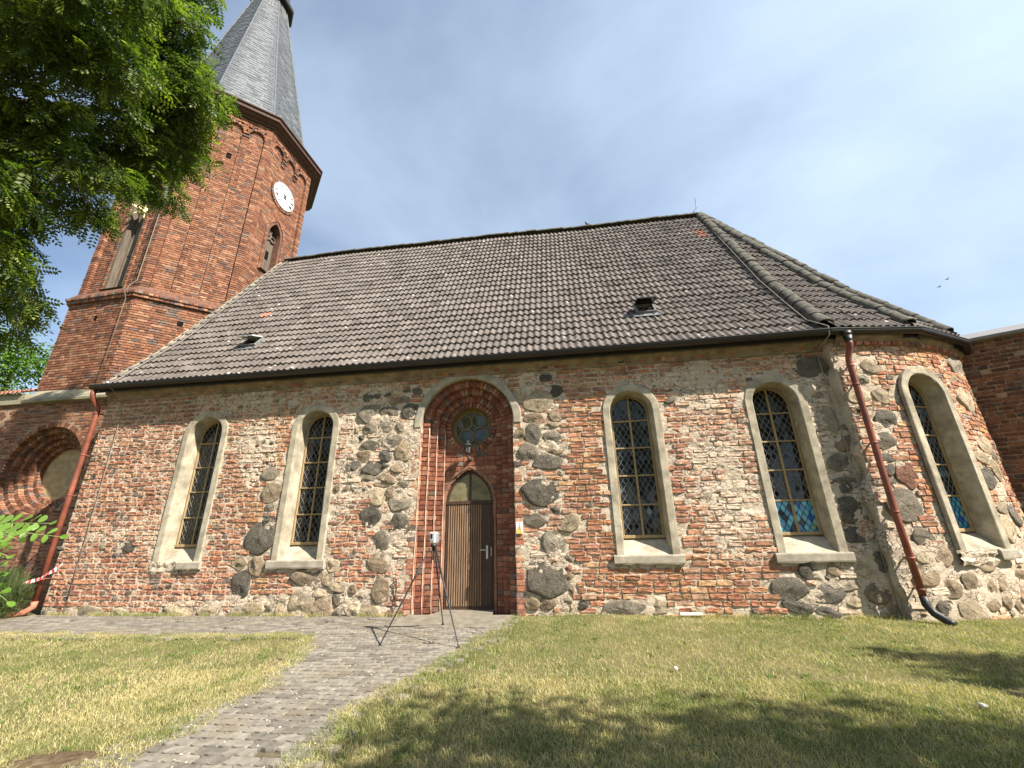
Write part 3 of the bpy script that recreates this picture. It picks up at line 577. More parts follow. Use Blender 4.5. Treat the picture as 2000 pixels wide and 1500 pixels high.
def make_window(cx, place, blue, sill, seed):
    rng = random.Random(seed); b = MB(); b.T = place
    L = []
    for hw, d, z0 in ((.556, .03, .99), (.556, -.028, .99), (.545, -.036, .99), (.425, -.036, .985), (.41, -.026, .985), (.392, .26, 1.235), (.388, .31, 1.27)):
        L.append([(x + rng.uniform(-.004, .004), d + rng.uniform(-.003, .003), z + rng.uniform(-.004, .004)) for x, z in arch_path(hw, z0)])
    b.loops(L)
    n = 6; b.loops([[(-hw + 2 * hw * k / n, d + rng.uniform(-.004, .004), z + rng.uniform(-.006, .006)) for k in range(n + 1)] for hw, d, z in ((.46, -.034, .975), (.43, .04, 1.03), (.42, .15, 1.14), (.41, .33, 1.27))])
    win = b.build('window', M_PLAST, church)
    b = MB(); b.T = place; u0, u1 = sill
    m = 9; us = [u0 + (u1 - u0) * k / m for k in range(m + 1)]; jt = [rng.uniform(-.012, .012) for _ in us]
    prof = [(.0, .825), (-.075, .835), (-.082, .86), (-.082, .965), (-.072, .985), (0.0, .992), (.03, 1.0)]
    ids = b.loops([[(u, d, z + (j if q < 2 else j * .2)) for u, j in zip(us, jt)] for q, (d, z) in enumerate(prof)])
    for e in (0, -1): b.f.append([r_[e] for r_ in ids]); b.m.append(0)
    b.build('sill', M_SILL, win)
    if u1 - u0 < 1.1:   # broken sill: rough mortar where the block is gone
        b = MB(); b.T = place; us = np.linspace(-.58, u0 + .03, 12)
        b.loops([[(u, d + rng.uniform(-.02, .015), z + rng.uniform(-.02, .02)) for u in us] for d, z in ((-.005, .76), (-.03, .82), (-.02, .88), (-.035, .93), (-.03, .985), (.03, 1.005))]); b.build('broken_plaster', M_MORT, win)
    # timber frame
    b = MB(); b.T = place
    b.loops([[(x, d, z) for x, z in arch_path(hw, z0)] for hw, d, z0 in ((.392, .27, 1.27), (.352, .262, 1.27), (.345, .275, 1.27), (.345, .31, 1.27))])
    b.box(-.39, .39, .255, .315, 1.262, 1.318, 0, .006)
    b.box(-.017, .017, .262, .31, 1.315, ZSP + .345, 0, .004)
    rows = [1.316, 1.865, 2.415, 2.96, 3.515]
    for z in rows[1:]: b.box(-.35, -.018, .266, .31, z - .014, z + .014, 0, .004); b.box(.018, .35, .266, .31, z - .014, z + .014, 0, .004)
    b.build('frame', M_FRAME, win)
    lead = MB(); lead.T = place; dw, dh = .108, .172
    lead2 = MB(); lead2.T = place
    for r_ in range(5):
        for side in (0, 1):
            u0, u1 = (-.348, -.017) if side == 0 else (.017, .348)
            z0 = rows[r_] + (.012 if r_ else 0); z1 = rows[r_ + 1] - .012 if r_ < 4 else None
            if z1: conv = [(u0, z0), (u1, z0), (u1, z1), (u0, z1)]
            else:
                sg = 1 if side else -1; arc = [(.348 * math.sin(t), ZSP + .348 * math.cos(t)) for t in np.linspace(.05, PI / 2, 10)]
                if side: conv = [(.017, z0), (.348, z0)] + [(x, z) for x, z in reversed(arc)]
                else: conv = [(-.017, z0)] + [(-x, z) for x, z in arc] + [(-.348, z0)]
            isb = blue and r_ < blue
            pm = MB(); pm.T = place
            i = 0
            for ku in range(-5, 6):
                for kz in range(-2, 60):
                    cu = ku * dw + (kz % 2) * dw / 2; cz = 1.3 + kz * dh / 2
                    p = clip([(cu, cz - dh / 2), (cu + dw / 2, cz), (cu, cz + dh / 2), (cu - dw / 2, cz)], conv)
                    if len(p) < 3: continue
                    ta, tb = rng.gauss(0, .012), rng.gauss(0, .012)
                    pts = [(x, .302 + ta * (x - cu) + tb * (z - cz), z) for x, z in p]
                    if isb and r_ == 0:
                        q = MB(); q.T = place; q.poly(pts); q.poly([(x, d + .006, z) for x, d, z in reversed(pts)])
                        q.build('pane', M_BLUE[rng.choices(range(7), [5, 4, 3, 2, 1.2, 1, 3])[0]], win)
                    else: pm.poly(pts, rng.choices([0, 1, 2, 3, 4, 5], [10, 3, .5 if side and blue else .06] + ([1.4, 1.0, 1.2] if blue == 2 else [0, 0, .02]))[0])
                    for (a0, a1) in (((cu, cz - dh / 2), (cu + dw / 2, cz)), ((cu, cz - dh / 2), (cu - dw / 2, cz))):
                        s = clip([a0, a1, ((a0[0] + a1[0]) / 2, (a0[1] + a1[1]) / 2 + 1e-5)], conv)
                        if len(s) < 2: continue
                        s = sorted(s); s0, s1 = s[0], s[-1]; dx, dz = s1[0] - s0[0], s1[1] - s0[1]; l = math.hypot(dx, dz)
                        if l < .01: continue
                        nx, nz = -dz / l * .0028, dx / l * .0028; tgt = lead2 if isb and r_ == 0 else lead
                        A = [(s0[0] - nx, s0[1] - nz), (s1[0] - nx, s1[1] - nz), (s1[0] + nx, s1[1] + nz), (s0[0] + nx, s0[1] + nz)]
                        tgt.poly([(x, .292, z) for x, z in A]); tgt.poly([(A[0][0], .292, A[0][1]), (A[1][0], .292, A[1][1]), (A[1][0], .30, A[1][1]), (A[0][0], .30, A[0][1])]); tgt.poly([(A[3][0], .292, A[3][1]), (A[2][0], .292, A[2][1]), (A[2][0], .30, A[2][1]), (A[3][0], .30, A[3][1])])
            if pm.f: pm.build('pane', M_GL + M_DIM, win)
    lead.build('lead_came', M_LEAD, win)
    if lead2.f: lead2.build('lead_came', M_LEADD, win)
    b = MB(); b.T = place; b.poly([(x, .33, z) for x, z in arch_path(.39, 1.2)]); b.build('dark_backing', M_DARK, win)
for i, c in enumerate(WINS):
    make_window(c, (lambda c: lambda u, d, z: (c + u, d, z))(c), 1 if i == 3 else 0, (.08, .61) if i == 0 else (-.61, .61), 40 + i)
make_window(AW[0], lambda u, d, z: (5.85 + (4.68 * math.sin(AW[0] / 4.68) + (u * math.cos(AW[0] / 4.68) - (d - .03) * math.sin(AW[0] / 4.68))),
                                    4.5 - 4.68 * math.cos(AW[0] / 4.68) + (u * math.sin(AW[0] / 4.68) + (d - .03) * math.cos(AW[0] / 4.68)), z), 2, (.22, .61), 50)

# ------------------------------------------------------------------ the stepped portal
def ring_path(r, z0, n=28): return [(PCX - r, z0), (PCX - r, (z0 + PZC) / 2), (PCX - r, PZC)] + [(PCX - r * math.cos(PI * k / n), PZC + r * math.sin(PI * k / n)) for k in range(1, n)] + [(PCX + r, PZC), (PCX + r, (z0 + PZC) / 2), (PCX + r, z0)]
b = MB()
b.loops([[(x, y, z) for x, z in ring_path(r, -.1)] for r, y in ((.995, -.005), (.99, .135), (.85, .135), (.85, .255), (.71, .255), (.71, .375), (.57, .375), (.57, .45))])
portal = b.build('portal', M_MORTP, church)
rec = []
PB = np.array([(0.245, 0.099, 0.059), (0.213, 0.082, 0.051), (0.278, 0.124, 0.076), (0.18, 0.073, 0.048), (0.278, 0.15, 0.099)])
for k, (ro, ri, y) in enumerate(((1.135, .985, -.012), (.98, .842, .118), (.838, .702, .238), (.698, .562, .358))):
    rm, wd = (ro + ri) / 2, ro - ri
    for z in np.arange(0.06, PZC - .03, .098):
        for sg in (-1, 1):
            if k == 0 and (RS.rand() < .12 or hits(PCX + sg * rm, z, kept)): continue
            rec.append((PCX + sg * rm, y + RS.uniform(-.006, .006), z, 0, 0, wd, .082, 2.6, *bcol(PB if k else RED, .05), .55 if k == 0 else (.5 if sg < 0 else .22)))
    if k:
        n = int(PI * rm / .083)
        for i in range(n):
            a = PI * (i + .5) / n; rec.append((PCX + rm * math.cos(a), y + RS.uniform(-.005, .005), PZC + rm * math.sin(a), 0, a, wd, PI * rm / n * .84, 2.6, *bcol(PB, .08), .2))
for z in np.arange(.06, 3.0, .098):   # inner reveal beside the door
    pass
def in_lancet(u, z, m=0.):
    du = np.abs(u - PCX + .03); return (du < .51 + m) & (z < 2.0) | (z >= 2.0) & (np.hypot(du + .225, z - 2.0) < .735 + m)
def in_ocu(u, z, m=0.): return np.hypot(u - PCX, z - PZC) < .45 + m
n = int(2 * PI * .505 / .085)
for i in range(n):
    a = 2 * PI * (i + .5) / n; rec.append((PCX + .505 * math.cos(a), .398 + RS.uniform(-.005, .005), PZC + .505 * math.sin(a), 0, a, .108, 2 * PI * .505 / n * .85, 2.4, *bcol(PB, .05), .3))
for u, z, w_, h_ in courses(PCX - .56, PCX + .56, 1.98, 3.5, .098, .5, jit=.0035):
    if in_lancet(np.array(u), np.array(z), .02) or in_ocu(np.array(u), np.array(z), .15): continue
    if in_lancet(np.array(u - w_ / 2), np.array(z)) or in_lancet(np.array(u + w_ / 2), np.array(z)): continue
    rec.append((u, .418, z, 0, 0, w_, h_, 1, *bcol(PB, .03), .25))
emit_bricks(rec, portal, M_BRICKP, 0, 'flat')
for k, (r_, y_) in enumerate(((.985, -.014), (.843, .114), (.703, .234), (.563, .354))):
    b = MB(); b.tube([(PCX - r_ + .004 * math.sin(z * 5 + k), y_ + .004, z) for z in np.linspace(.02, PZC - .05, 24)], [.010 + .004 * math.sin(z * 11 + k) for z in np.linspace(.02, PZC - .05, 24)], 6); b.build('arris', M_LIME, portal, True)
b = MB(); res = .025
for i in range(int(1.16 / res)):
    for j in range(int(2.6 / res)):
        u, z = PCX - .58 + i * res, 1.7 + j * res; uc, zc = np.array(u + res / 2), np.array(z + res / 2)
        if in_lancet(uc, zc, -.01) or in_ocu(uc, zc) or np.hypot(uc - PCX, zc - PZC) > .6 and zc > PZC: continue
        b.poly([(u, .430, z), (u + res, .430, z), (u + res, .430, z + res), (u, .430, z + res)])
b.build('tympanum', M_MORTP, portal)
# plaster hood over the arch
b = MB(); an = np.linspace(-.04, PI + .04, 40)
rin = [.992 for a in an]; rout = [1.15 + .03 * (fbm(a * 4., 2., 3) - .5) * 2 for a in an]
b.loops([[(PCX - r * math.cos(a), d, PZC + r * math.sin(a)) for a, r in zip(an, R_)] for R_, d in ((rout, .02), (rout, -.025), ([r - .02 for r in rout], -.034), ([r + .012 for r in rin], -.034), (rin, -.024), (rin, .10))])
b.build('hood', M_SILL, portal)
b = MB()  # lancet rim of plaster round the door head
def lancet(hw, z0, rise, n=14):
    c = (rise ** 2 - hw ** 2) / (2 * hw); R = hw + c; p = []
    tm = math.asin(rise / R); L = [(-hw, z0)] + [(c - R * math.cos(tm * k / n), 2.0 + R * math.sin(tm * k / n)) for k in range(n + 1)]
    return [(PCX - .03 + x, z) for x, z in L] + [(PCX - .03 - x, z) for x, z in reversed(L[:-1])]
b.loops([[(x, d, z) for x, z in lancet(h, -.02, r)] for h, r, d in ((.575, .775, .424), (.57, .77, .408), (.535, .73, .408), (.52, .71, .42), (.51, .70, .60))])
b.build('door_reveal', M_MORTP, portal)
# oculus
b = MB(); n = 40; ci = lambda r, d: [(PCX + r * math.cos(2 * PI * k / n), d, PZC + r * math.sin(2 * PI * k / n)) for k in range(n)]
b.loops([ci(.452, .40), ci(.445, .56), ci(.39, .555), ci(.375, .545), ci(.36, .555), ci(.36, .575)], 0, True)
rose = b.build('oculus_window', M_TRAC, church)
b = MB()
for k in range(4):
    a = PI / 4 + k * PI / 2 + .12; cx, cz = PCX + .232 * math.cos(a), PZC + .232 * math.sin(a)
    b.tube([(cx + .172 * math.cos(t), .553, cz + .172 * math.sin(t)) for t in np.linspace(0, 2 * PI, 25)], .016, 6, 0, False)
b.build('tracery', M_TRAC, rose, True)
ocm = [glass_material('rose_glass', c, .06) for c in ((.05, .055, .02), (.06, .05, .012), (.07, .085, .09), (.05, .06, .065))]  # lower two panes tinted grey-blue for the sky mirrored in them
for k in range(4):
    a = [PI / 4 + .12, 3 * PI / 4 + .12, 5 * PI / 4 + .12, 7 * PI / 4 + .12][k]; cx, cz = PCX + .232 * math.cos(a), PZC + .232 * math.sin(a)
    b = MB(); b.poly([(cx + .165 * math.cos(2 * PI * q / 20), .568 + (.004 if k % 2 else -.002) * math.sin(q), cz + .165 * math.sin(2 * PI * q / 20)) for q in range(20)]); b.build('pane', ocm[k], rose)
b = MB(); b.poly(ci(.37, .574)); b.build('pane', glass_material('star_glass', (.02, .035, .03)), rose)
# door
DX0, DX1, DY = PCX - .53, PCX + .47, .52
b = MB()
for x0, x1 in ((DX0, DX0 + .035), (DX1 - .035, DX1)): b.box(x0, x1, DY - .02, DY + .06, .0, 2.0, 0, .004)
b.box(DX0, DX1, DY - .03, DY + .05, 1.985, 2.055, 0, .005)
b.box(DX0 + .035, DX1 - .035, DY - .012, DY + .05, .0, .085, 0, .004)
b.loops([[(x, d, z) for x, z in lancet(h, 2.05, r)] for h, r, d in ((.505, .695, DY + .05), (.505, .695, DY - .015), (.455, .635, DY - .015), (.45, .63, DY + .05))])
b.box(PCX - .05, PCX - .01, DY - .012, DY + .04, 2.05, 2.64, 0, .004)
door = b.build('door', M_DOORD, church)
x = DX0 + .045; slm = None; nsl = 15; sw = .715 / nsl
b = MB(); b.loops([[(px_, py_, z) for px_, py_ in ((-sw * .5, 0.02), (-sw * .30, -.012), (-sw * .22, -.020), (sw * .18, -.020), (sw * .27, -.012), (sw * .5, .02))] for z in (.09, 1.98)])
slm = b.mesh('slat', M_DOOR)
for k in range(nsl): obj('slat', slm, door, Matrix.Translation((DX0 + .04 + sw * (k + .5), DY, 0)))
b = MB(); b.box(DX0 + .04 + nsl * sw + .002, DX1 - .037, DY - .012, DY + .03, .09, 1.98, 0, .004); b.build('shadowed_lock_panel', M_DOORD, door)  # flat panel; its dark tone paints the shadow on the door's right part
b = MB(); b.poly([(DX0 + .03, DY + .02, .05), (DX1 - .03, DY + .02, .05), (DX1 - .03, DY + .02, 2.0), (DX0 + .03, DY + .02, 2.0)]); b.build('door_core', M_DOORD, door)
b = MB(); hx = PCX + .335; b.box(hx - .022, hx + .022, DY - .026, DY - .010, .93, 1.18, 0, .004); b.tube([(hx, DY - .02, 1.10), (hx, DY - .075, 1.10), (hx - .02, DY - .085, 1.10), (hx - .135, DY - .085, 1.10)], .0105, 8); b.build('handle', M_METAL, door)
b = MB(); b.box(hx + .075, hx + .092, DY - .025, DY - .01, .98, 1.15, 0, .003); b.build('strike_plate', M_METAL, door)
for s in (-1, 1):
    L = lancet(.457, 2.0, .637); pts = [(x, z) for x, z in L if (x - (PCX - .03)) * s > .03]; e = (PCX - .03 + s * .016, 2.61), (PCX - .03 + s * .016, 2.0)
    pts = pts + list(e) if s < 0 else [e[1], e[0]] + pts
    b = MB(); b.poly([(x, DY + .01, z) for x, z in pts]); b.build('fanlight_pane', M_FAN, door)
# ------------------------------------------------------------------ nave and apse roof
PROF = [(-.26, 4.985), (1.1, 6.72), (4.5, 11.95)]
ACX, ACY, RE = 5.85, 4.5, 4.86
SEG = []; acc = 0
for (y0, z0), (y1, z1) in zip(PROF, PROF[1:]):
    l = math.hypot(y1 - y0, z1 - z0); SEG.append((acc, acc + l, y0, z0, y1, z1)); acc += l
SLEN = acc
def prof(s):
    for a, b_, y0, z0, y1, z1 in SEG:
        if s <= b_ or b_ == SLEN:
            t = (s - a) / (b_ - a); return y0 + (y1 - y0) * t, z0 + (z1 - z0) * t, math.atan2(z1 - z0, y1 - y0)
def sag(x): return .045 * math.sin((x + 10) * .32) - .02 * math.sin(x * 1.1)
b = MB()
ss = [0, SEG[0][1], SLEN]
NX = 40; xs = np.linspace(-10.2, 5.95, NX)
b.loops([[(x, prof(s)[0], prof(s)[1] - .03 + sag(x) * s / SLEN) for x in xs] for s in ss])
b.loops([[(x, 9.0 - prof(s)[0], prof(s)[1] - .03) for x in (-10.2, 5.95)] for s in ss])
b.poly([(-10.22, prof(0)[0], 4.86), (5.86, prof(0)[0], 4.86), (5.86, .02, 4.90), (-10.22, .02, 4.90)])
TH = [math.radians(k) for k in (0, 20, 35, 58, 80, 100, 120, 140, 160, 180)]; TG = [math.radians(20 * k) for k in range(0, 6)]
RIN = RE * math.cos(math.radians(10))
def apse_pt(th, f):   # f 0 at eave .. 1 at the ridge end
    s = f * SLEN; y, z, _ = prof(s); k = 1 - (y - PROF[0][0]) / (PROF[2][0] - PROF[0][0])
    return (ACX + .1 * (1 - k) + RE * k * math.sin(th), ACY - RE * k * math.cos(th), z)
for a, c in zip(TH, TH[1:]):
    b.loops([[tuple(np.array(apse_pt(t, f)) - (0, 0, .03)) for t in (a, c)] for f in (0, SEG[0][1] / SLEN, 1)])
    b.poly([(ACX + r * math.sin(t), ACY - r * math.cos(t), 4.88) for t, r in ((a, RE), (c, RE), (c, 4.6), (a, 4.6))])
roof = b.build('roof', M_UNDER, church)
def tile_template(seed):
    r = np.random.RandomState(seed); n = 13; V = []
    x = np.linspace(-.152, .152, n); zp = .021 * np.cos((x + .152) / .152 * 2 * PI) * np.where(np.abs(x) > .14, .9, 1.0)
    tw = r.uniform(-.006, .006)
    for yy, dz in ((-.205, .032), (-.205, .066), (-.19, .069), (.20, .018)):
        for a, z in zip(x, zp): V.append((a, yy + r.uniform(-.004, .004), z + dz + tw * a / .15))
    Q = [(k * n + i, k * n + i + 1, (k + 1) * n + i + 1, (k + 1) * n + i) for k in range(3) for i in range(n - 1)]
    return np.array(V), np.array(Q)
TT = [tile_template(k) for k in range(8)]
tiles = []
rows = int(SLEN / .332)
for r_ in range(rows):
    s = .16 + r_ * .332; y, z, ph = prof(s)
    for k in range(54):
        x = -10.08 + k * .2985
        if x > 5.86: continue
        tiles.append((x, y, z + sag(x) * s / SLEN, ph, 0.0, r_))
for a, c in list(zip(TH, TH[1:]))[:5]:
    mid = (a + c) / 2
    for r_ in range(rows):
        s = .16 + r_ * .332; y, z, ph = prof(s); k = 1 - (y - PROF[0][0]) / (PROF[2][0] - PROF[0][0]); rho = RE * math.cos((c - a) / 2) * k; hw = rho * math.tan((c - a) / 2)
        m = int(hw / .2985) + 1
        for q in range(-m, m + 1):
            u = q * .2985
            if abs(u) > hw - .02: continue
            tiles.append((ACX + .1 * (1 - k) + rho * math.sin(mid) + u * math.cos(mid), ACY - rho * math.cos(mid) + u * math.sin(mid), z, ph, mid, r_))
def tile_col():
    c = np.array((.128, .110, .098)) * RS.uniform(.84, 1.16) + RS.uniform(-.008, .008)
    if RS.rand() < .05: c = c * .75
    return c
vis = [t for t in tiles if t[4] < .8]
tl = np.array(vis); d = np.linalg.norm(tl[:, :3] - CAM, axis=1); od = np.argsort(d); near = set(od[:300].tolist())
tmesh = []
for k in range(16):
    V, Q = TT[k % 8]; tmesh.append(np_mesh('roof_tile', V, Q, M_TILE, np.tile([*tile_col(), 1], (len(V), 1)), smooth=False))
redm = np_mesh('roof_tile', TT[0][0], TT[0][1], M_REDTILE)
HATCH = [(-7.32, .72), (2.77, .70)]
VV = []; QQ = []; CC = []; off = 0
for i, t in enumerate(tiles):
    if any(abs(t[0] - hx) < .20 and abs(t[1] - hy) < .16 and t[4] == 0 for hx, hy in HATCH): continue
    Rm = Matrix.Rotation(t[4] + random.gauss(0, .012), 3, 'Z') @ Matrix.Rotation(t[3] + random.gauss(0, .012), 3, 'X')
    jx = Vector((random.gauss(0, .004), 0, random.gauss(0, .003)))
    isred = t[4] == 0 and (math.hypot(t[0] + 7.87, t[1] - 1.81) < .16 or math.hypot(t[0] - 5.45, t[1] - 3.54) < .13)
    if i in near or isred:
        o = bpy.data.objects.new('roof_tile', redm if isred else tmesh[RS.randint(16)])
        _link(o, roof, Matrix.Translation(Vector(t[:3]) + jx) @ Rm.to_4x4())
    else:
        V, Q = TT[RS.randint(8)]; R3 = np.array(Rm); VV.append(V @ R3.T + np.array(t[:3]) + np.array(jx)); QQ.append(Q + off); CC.append(np.tile([*tile_col(), 1], (len(V), 1))); off += len(V)
tag(obj('roof_tile', np_mesh('roof_tile', np.concatenate(VV), np.concatenate(QQ), M_TILE, np.concatenate(CC)), roof), kind='stuff')
def cap_mesh(L=.42, r0=.15, r1=.12):
    b = MB(); n = 8
    arc = lambda r, x, e: [(x, (r - e) * math.cos(PI * k / n) * 1.1, (r - e) * math.sin(PI * k / n) * .85) for k in range(n + 1)]
    b.loops([arc(r0, 0, .02), arc(r0, 0, 0), arc(r0, .03, 0), arc(r1, L, 0)]); return b.mesh('ridge_tile', M_HIP, True)
capm = cap_mesh()
def cap_row(P, step=.34, name='ridge_tile', lift=.02):
    P = [Vector(p) for p in P]; lens = [(b_ - a).length for a, b_ in zip(P, P[1:])]; tot = sum(lens); s = 0
    while s < tot - .1:
        q = s; k = 0
        while k < len(lens) - 1 and q > lens[k]: q -= lens[k]; k += 1
        d = (P[k + 1] - P[k]).normalized(); p = P[k] + d * q
        yv = Vector((0, 0, 1)).cross(d).normalized(); zv = d.cross(yv)
        Mx = Matrix((d, yv, zv)).transposed().to_4x4(); Mx.translation = p + zv * (lift + random.gauss(0, .006))
        obj(name, capm, roof, Mx @ Matrix.Rotation(random.gauss(0, .03), 4, 'Z') @ Matrix.Rotation(-.035, 4, 'Y')); s += step
cap_row([(x, 4.5, 11.95 + sag(x)) for x in np.linspace(5.9, -10.15, 12)])
for t in TH[:4]: cap_row([apse_pt(t, f) for f in (0.01, SEG[0][1] / SLEN, .97)], .33, 'hip_tile', .03)
# verge mortar against the tower
b = MB(); ss = np.linspace(0.05, SLEN, 24)
b.loops([[(x + RS.uniform(-.02, .02), prof(s)[0], prof(s)[1] + dz + RS.uniform(-.015, .015)) for s in ss] for x, dz in ((-10.26, -.05), (-10.25, .075), (-10.16, .085), (-10.12, .03))])
b.build('verge_mortar', M_LEDGE, roof)
# roof hatches
for i, (hx, hy) in enumerate(HATCH):
    ph = math.atan2(PROF[1][1] - PROF[0][1], PROF[1][0] - PROF[0][0]); hz = PROF[0][1] + (hy - PROF[0][0]) * math.tan(ph)
    Mx = Matrix.Translation((hx, hy, hz)) @ Matrix.Rotation(ph, 4, 'X')
    b = MB(); b.T = lambda x, y, z, Mx=Mx: tuple(Mx @ Vector((x, y, z)))
    for x0, x1, y0, y1 in ((-.22, -.18, -.2, .2), (.18, .22, -.2, .2), (-.18, .18, -.2, -.17), (-.18, .18, .17, .2)): b.box(x0, x1, y0, y1, .02, .13, 0, .004)
    b.poly([(-.18, -.17, .05), (.18, -.17, .05), (.18, .17, .05), (-.18, .17, .05)], 1)
    b.box(-.30, .30, -.33, -.20, .055, .07, 0)
    Ly = Mx @ Matrix.Translation((0, .19, .13)) @ Matrix.Rotation(-.55 if i == 0 else -.75, 4, 'X')
    b.T = lambda x, y, z, Ly=Ly: tuple(Ly @ Vector((x, y, z)))
    for x0, x1, y0, y1 in ((-.22, -.185, -.4, 0), (.185, .22, -.4, 0), (-.185, .185, -.4, -.37), (-.185, .185, -.03, 0)): b.box(x0, x1, y0, y1, 0, .03, 2, .003)
    b.poly([(-.185, -.37, .015), (.185, -.37, .015), (.185, -.03, .015), (-.185, -.03, .015)], 3)
    b.build('roof_hatch', [plain('zinc', (.16, .165, .17), .5, .5, .2), M_DARK, plain('zinc_pale', (.55, .56, .55), .4, .5, .15) if i == 0 else M_GUT, M_GL[1]], roof)
# gutter
GZ = 4.91
path = [(-10.42, -.36), (-6, -.36), (-1, -.36), (3, -.36), (5.85, -.38)] + [(ACX + (RE + .075) * math.sin(t), ACY - (RE + .075) * math.cos(t)) for t in TG[1:5]]
def sweep(b, path, prof2, m=0):
    L = []
    for i, (x, y) in enumerate(path):
        p0 = path[max(i - 1, 0)]; p1 = path[min(i + 1, len(path) - 1)]; dx, dy = p1[0] - p0[0], p1[1] - p0[1]; l = math.hypot(dx, dy); nx, ny = dy / l, -dx / l
        L.append([(x + nx * o, y + ny * o, z) for o, z in prof2])
    ids = b.loops(L, m)
    for e in (0, -1): b.f.append(list(ids[e])); b.m.append(m)
pr = [(.086 * math.cos(a), GZ + .086 * math.sin(a)) for a in np.linspace(PI, 2 * PI, 9)]
b = MB(); sweep(b, path, [(-.075, GZ + .035)] + pr + [(.096, GZ + .005), (.096, GZ + .017), (.078, GZ + .01)] + [(.075 * math.cos(a), GZ + .075 * math.sin(a)) for a in np.linspace(2 * PI, PI, 7)])
b.loops([[(x, y + .10, z) for x, y in path[:5]] + [(ACX + (RE - .03) * math.sin(t), ACY - (RE - .03) * math.cos(t), z) for t in TG[1:5]] for z in (4.98, 4.78)])
gut = b.build('gutter', M_GUT, church, False)
brk = MB(); brk.tube([(0, .075, GZ + .03), (0, .072, GZ - .03), (0, .05, GZ - .075), (0, 0, GZ - .083), (0, -.05, GZ - .062), (0, -.080, GZ + .0), (0, -.085, GZ + .02)], .006, 6); bm_ = brk.mesh('gutter_bracket', M_GUT)
for x in np.arange(-10.1, 5.8, .78): obj('gutter_bracket', bm_, gut, Matrix.Translation((x, -.36, 0)))
# downpipes
def downpipe(P, shoe, shoe_mat, clips):
    b = MB(); b.tube(P, .052, 12); o = b.build('downpipe', M_PIPE, church, True)
    b = MB(); b.tube(shoe, .056, 12); b.build('pipe_shoe', shoe_mat, o, True)
    for z in clips:
        for A, B in zip(P, P[1:]):
            if min(A[2], B[2]) <= z <= max(A[2], B[2]) and abs(A[2] - B[2]) > .5:
                t = (z - A[2]) / (B[2] - A[2]); c = [A[i] + (B[i] - A[i]) * t for i in range(3)]
                b = MB(); b.tube([(c[0], c[1], z - .018), (c[0], c[1], z - .012), (c[0], c[1], z + .012), (c[0], c[1], z + .018)], [.053, .060, .060, .053], 12); b.box(c[0] - .012, c[0] + .012, c[1] + .04, c[1] + .2, z - .01, z + .01); b.build('pipe_clip', M_PIPE, o, True)
b = MB(); b.lathe([(.075, 0), (.08, .09), (.06, .0)][:2], (6.12, -.40, 4.76), 12); b.lathe([(.05, -.12), (.056, -.10), (.075, 0)], (6.12, -.40, 4.76), 12); b.build('outlet', M_GUT, gut, True)
downpipe([(6.12, -.40, 4.70), (6.12, -.40, 4.60), (6.11, -.385, 4.53), (6.08, -.33, 4.40), (6.07, -.31, 4.30), (6.05, -.31, 3.0), (6.03, -.32, 1.5), (6.03, -.34, .30)],
         [(6.03, -.34, .36), (6.03, -.345, .24), (6.07, -.40, .13), (6.16, -.52, .03), (6.19, -.56, .0)], M_BLACK, (4.2, 3.83, 2.75, 1.6, .9, .45))
downpipe([(-10.34, -.36, 4.84), (-10.34, -.36, 4.70), (-10.34, -.33, 4.62), (-10.34, -.18, 4.45), (-10.34, -.15, 4.36), (-10.34, -.15, 2.5), (-10.33, -.15, .25)],
         [(-10.33, -.15, .28), (-10.33, -.15, .18), (-10.40, -.22, .09), (-10.62, -.38, .03)], plain('clay_pipe', (.40, .16, .10), .6, .3), (4.3, 3.3, 2.4, .7))
# lightning conductors
b = MB()
pts = [(x, y, z) for x, y, z in [(-9.85, 4.35, 11.85)] + [(-9.85 - .02 * math.sin(s * 2), prof(s)[0] - .03, prof(s)[1] + .11) for s in np.linspace(SLEN - .3, .1, 14)]] + [(-9.88, -.40, 4.98), (-9.86, -.42, 4.86), (-9.8, -.12, 4.6), (-9.78, -.045, 4.3), (-9.72, -.05, 2.5), (-9.68, -.05, .0)]
b.tube(pts, [.010] * 15 + [.007] * (len(pts) - 15), 6); b.build('lightning_cable', M_CABLE, church, True)
b = MB(); pts = [tuple(np.array(apse_pt(0, f)) + (-.28 + .2 * f, -.03, .10)) for f in (.95, .7, .5, .3, .12, .02)] + [(5.80, -.47, 4.97), (5.80, -.44, 4.80), (5.70, -.08, 4.62), (5.72, -.06, 4.2), (5.76, -.07, 2), (5.82, -.06, 0)]
b.tube(pts, .009, 6); b.build('lightning_cable', M_CABLE, church, True)
b = MB(); b.tube([(5.6, 4.5, 12.06), (5.78, 4.5, 12.12), (5.92, 4.5, 12.3), (5.95, 4.5, 12.75)], .012, 6); b.build('lightning_rod', M_GUT, church, True)

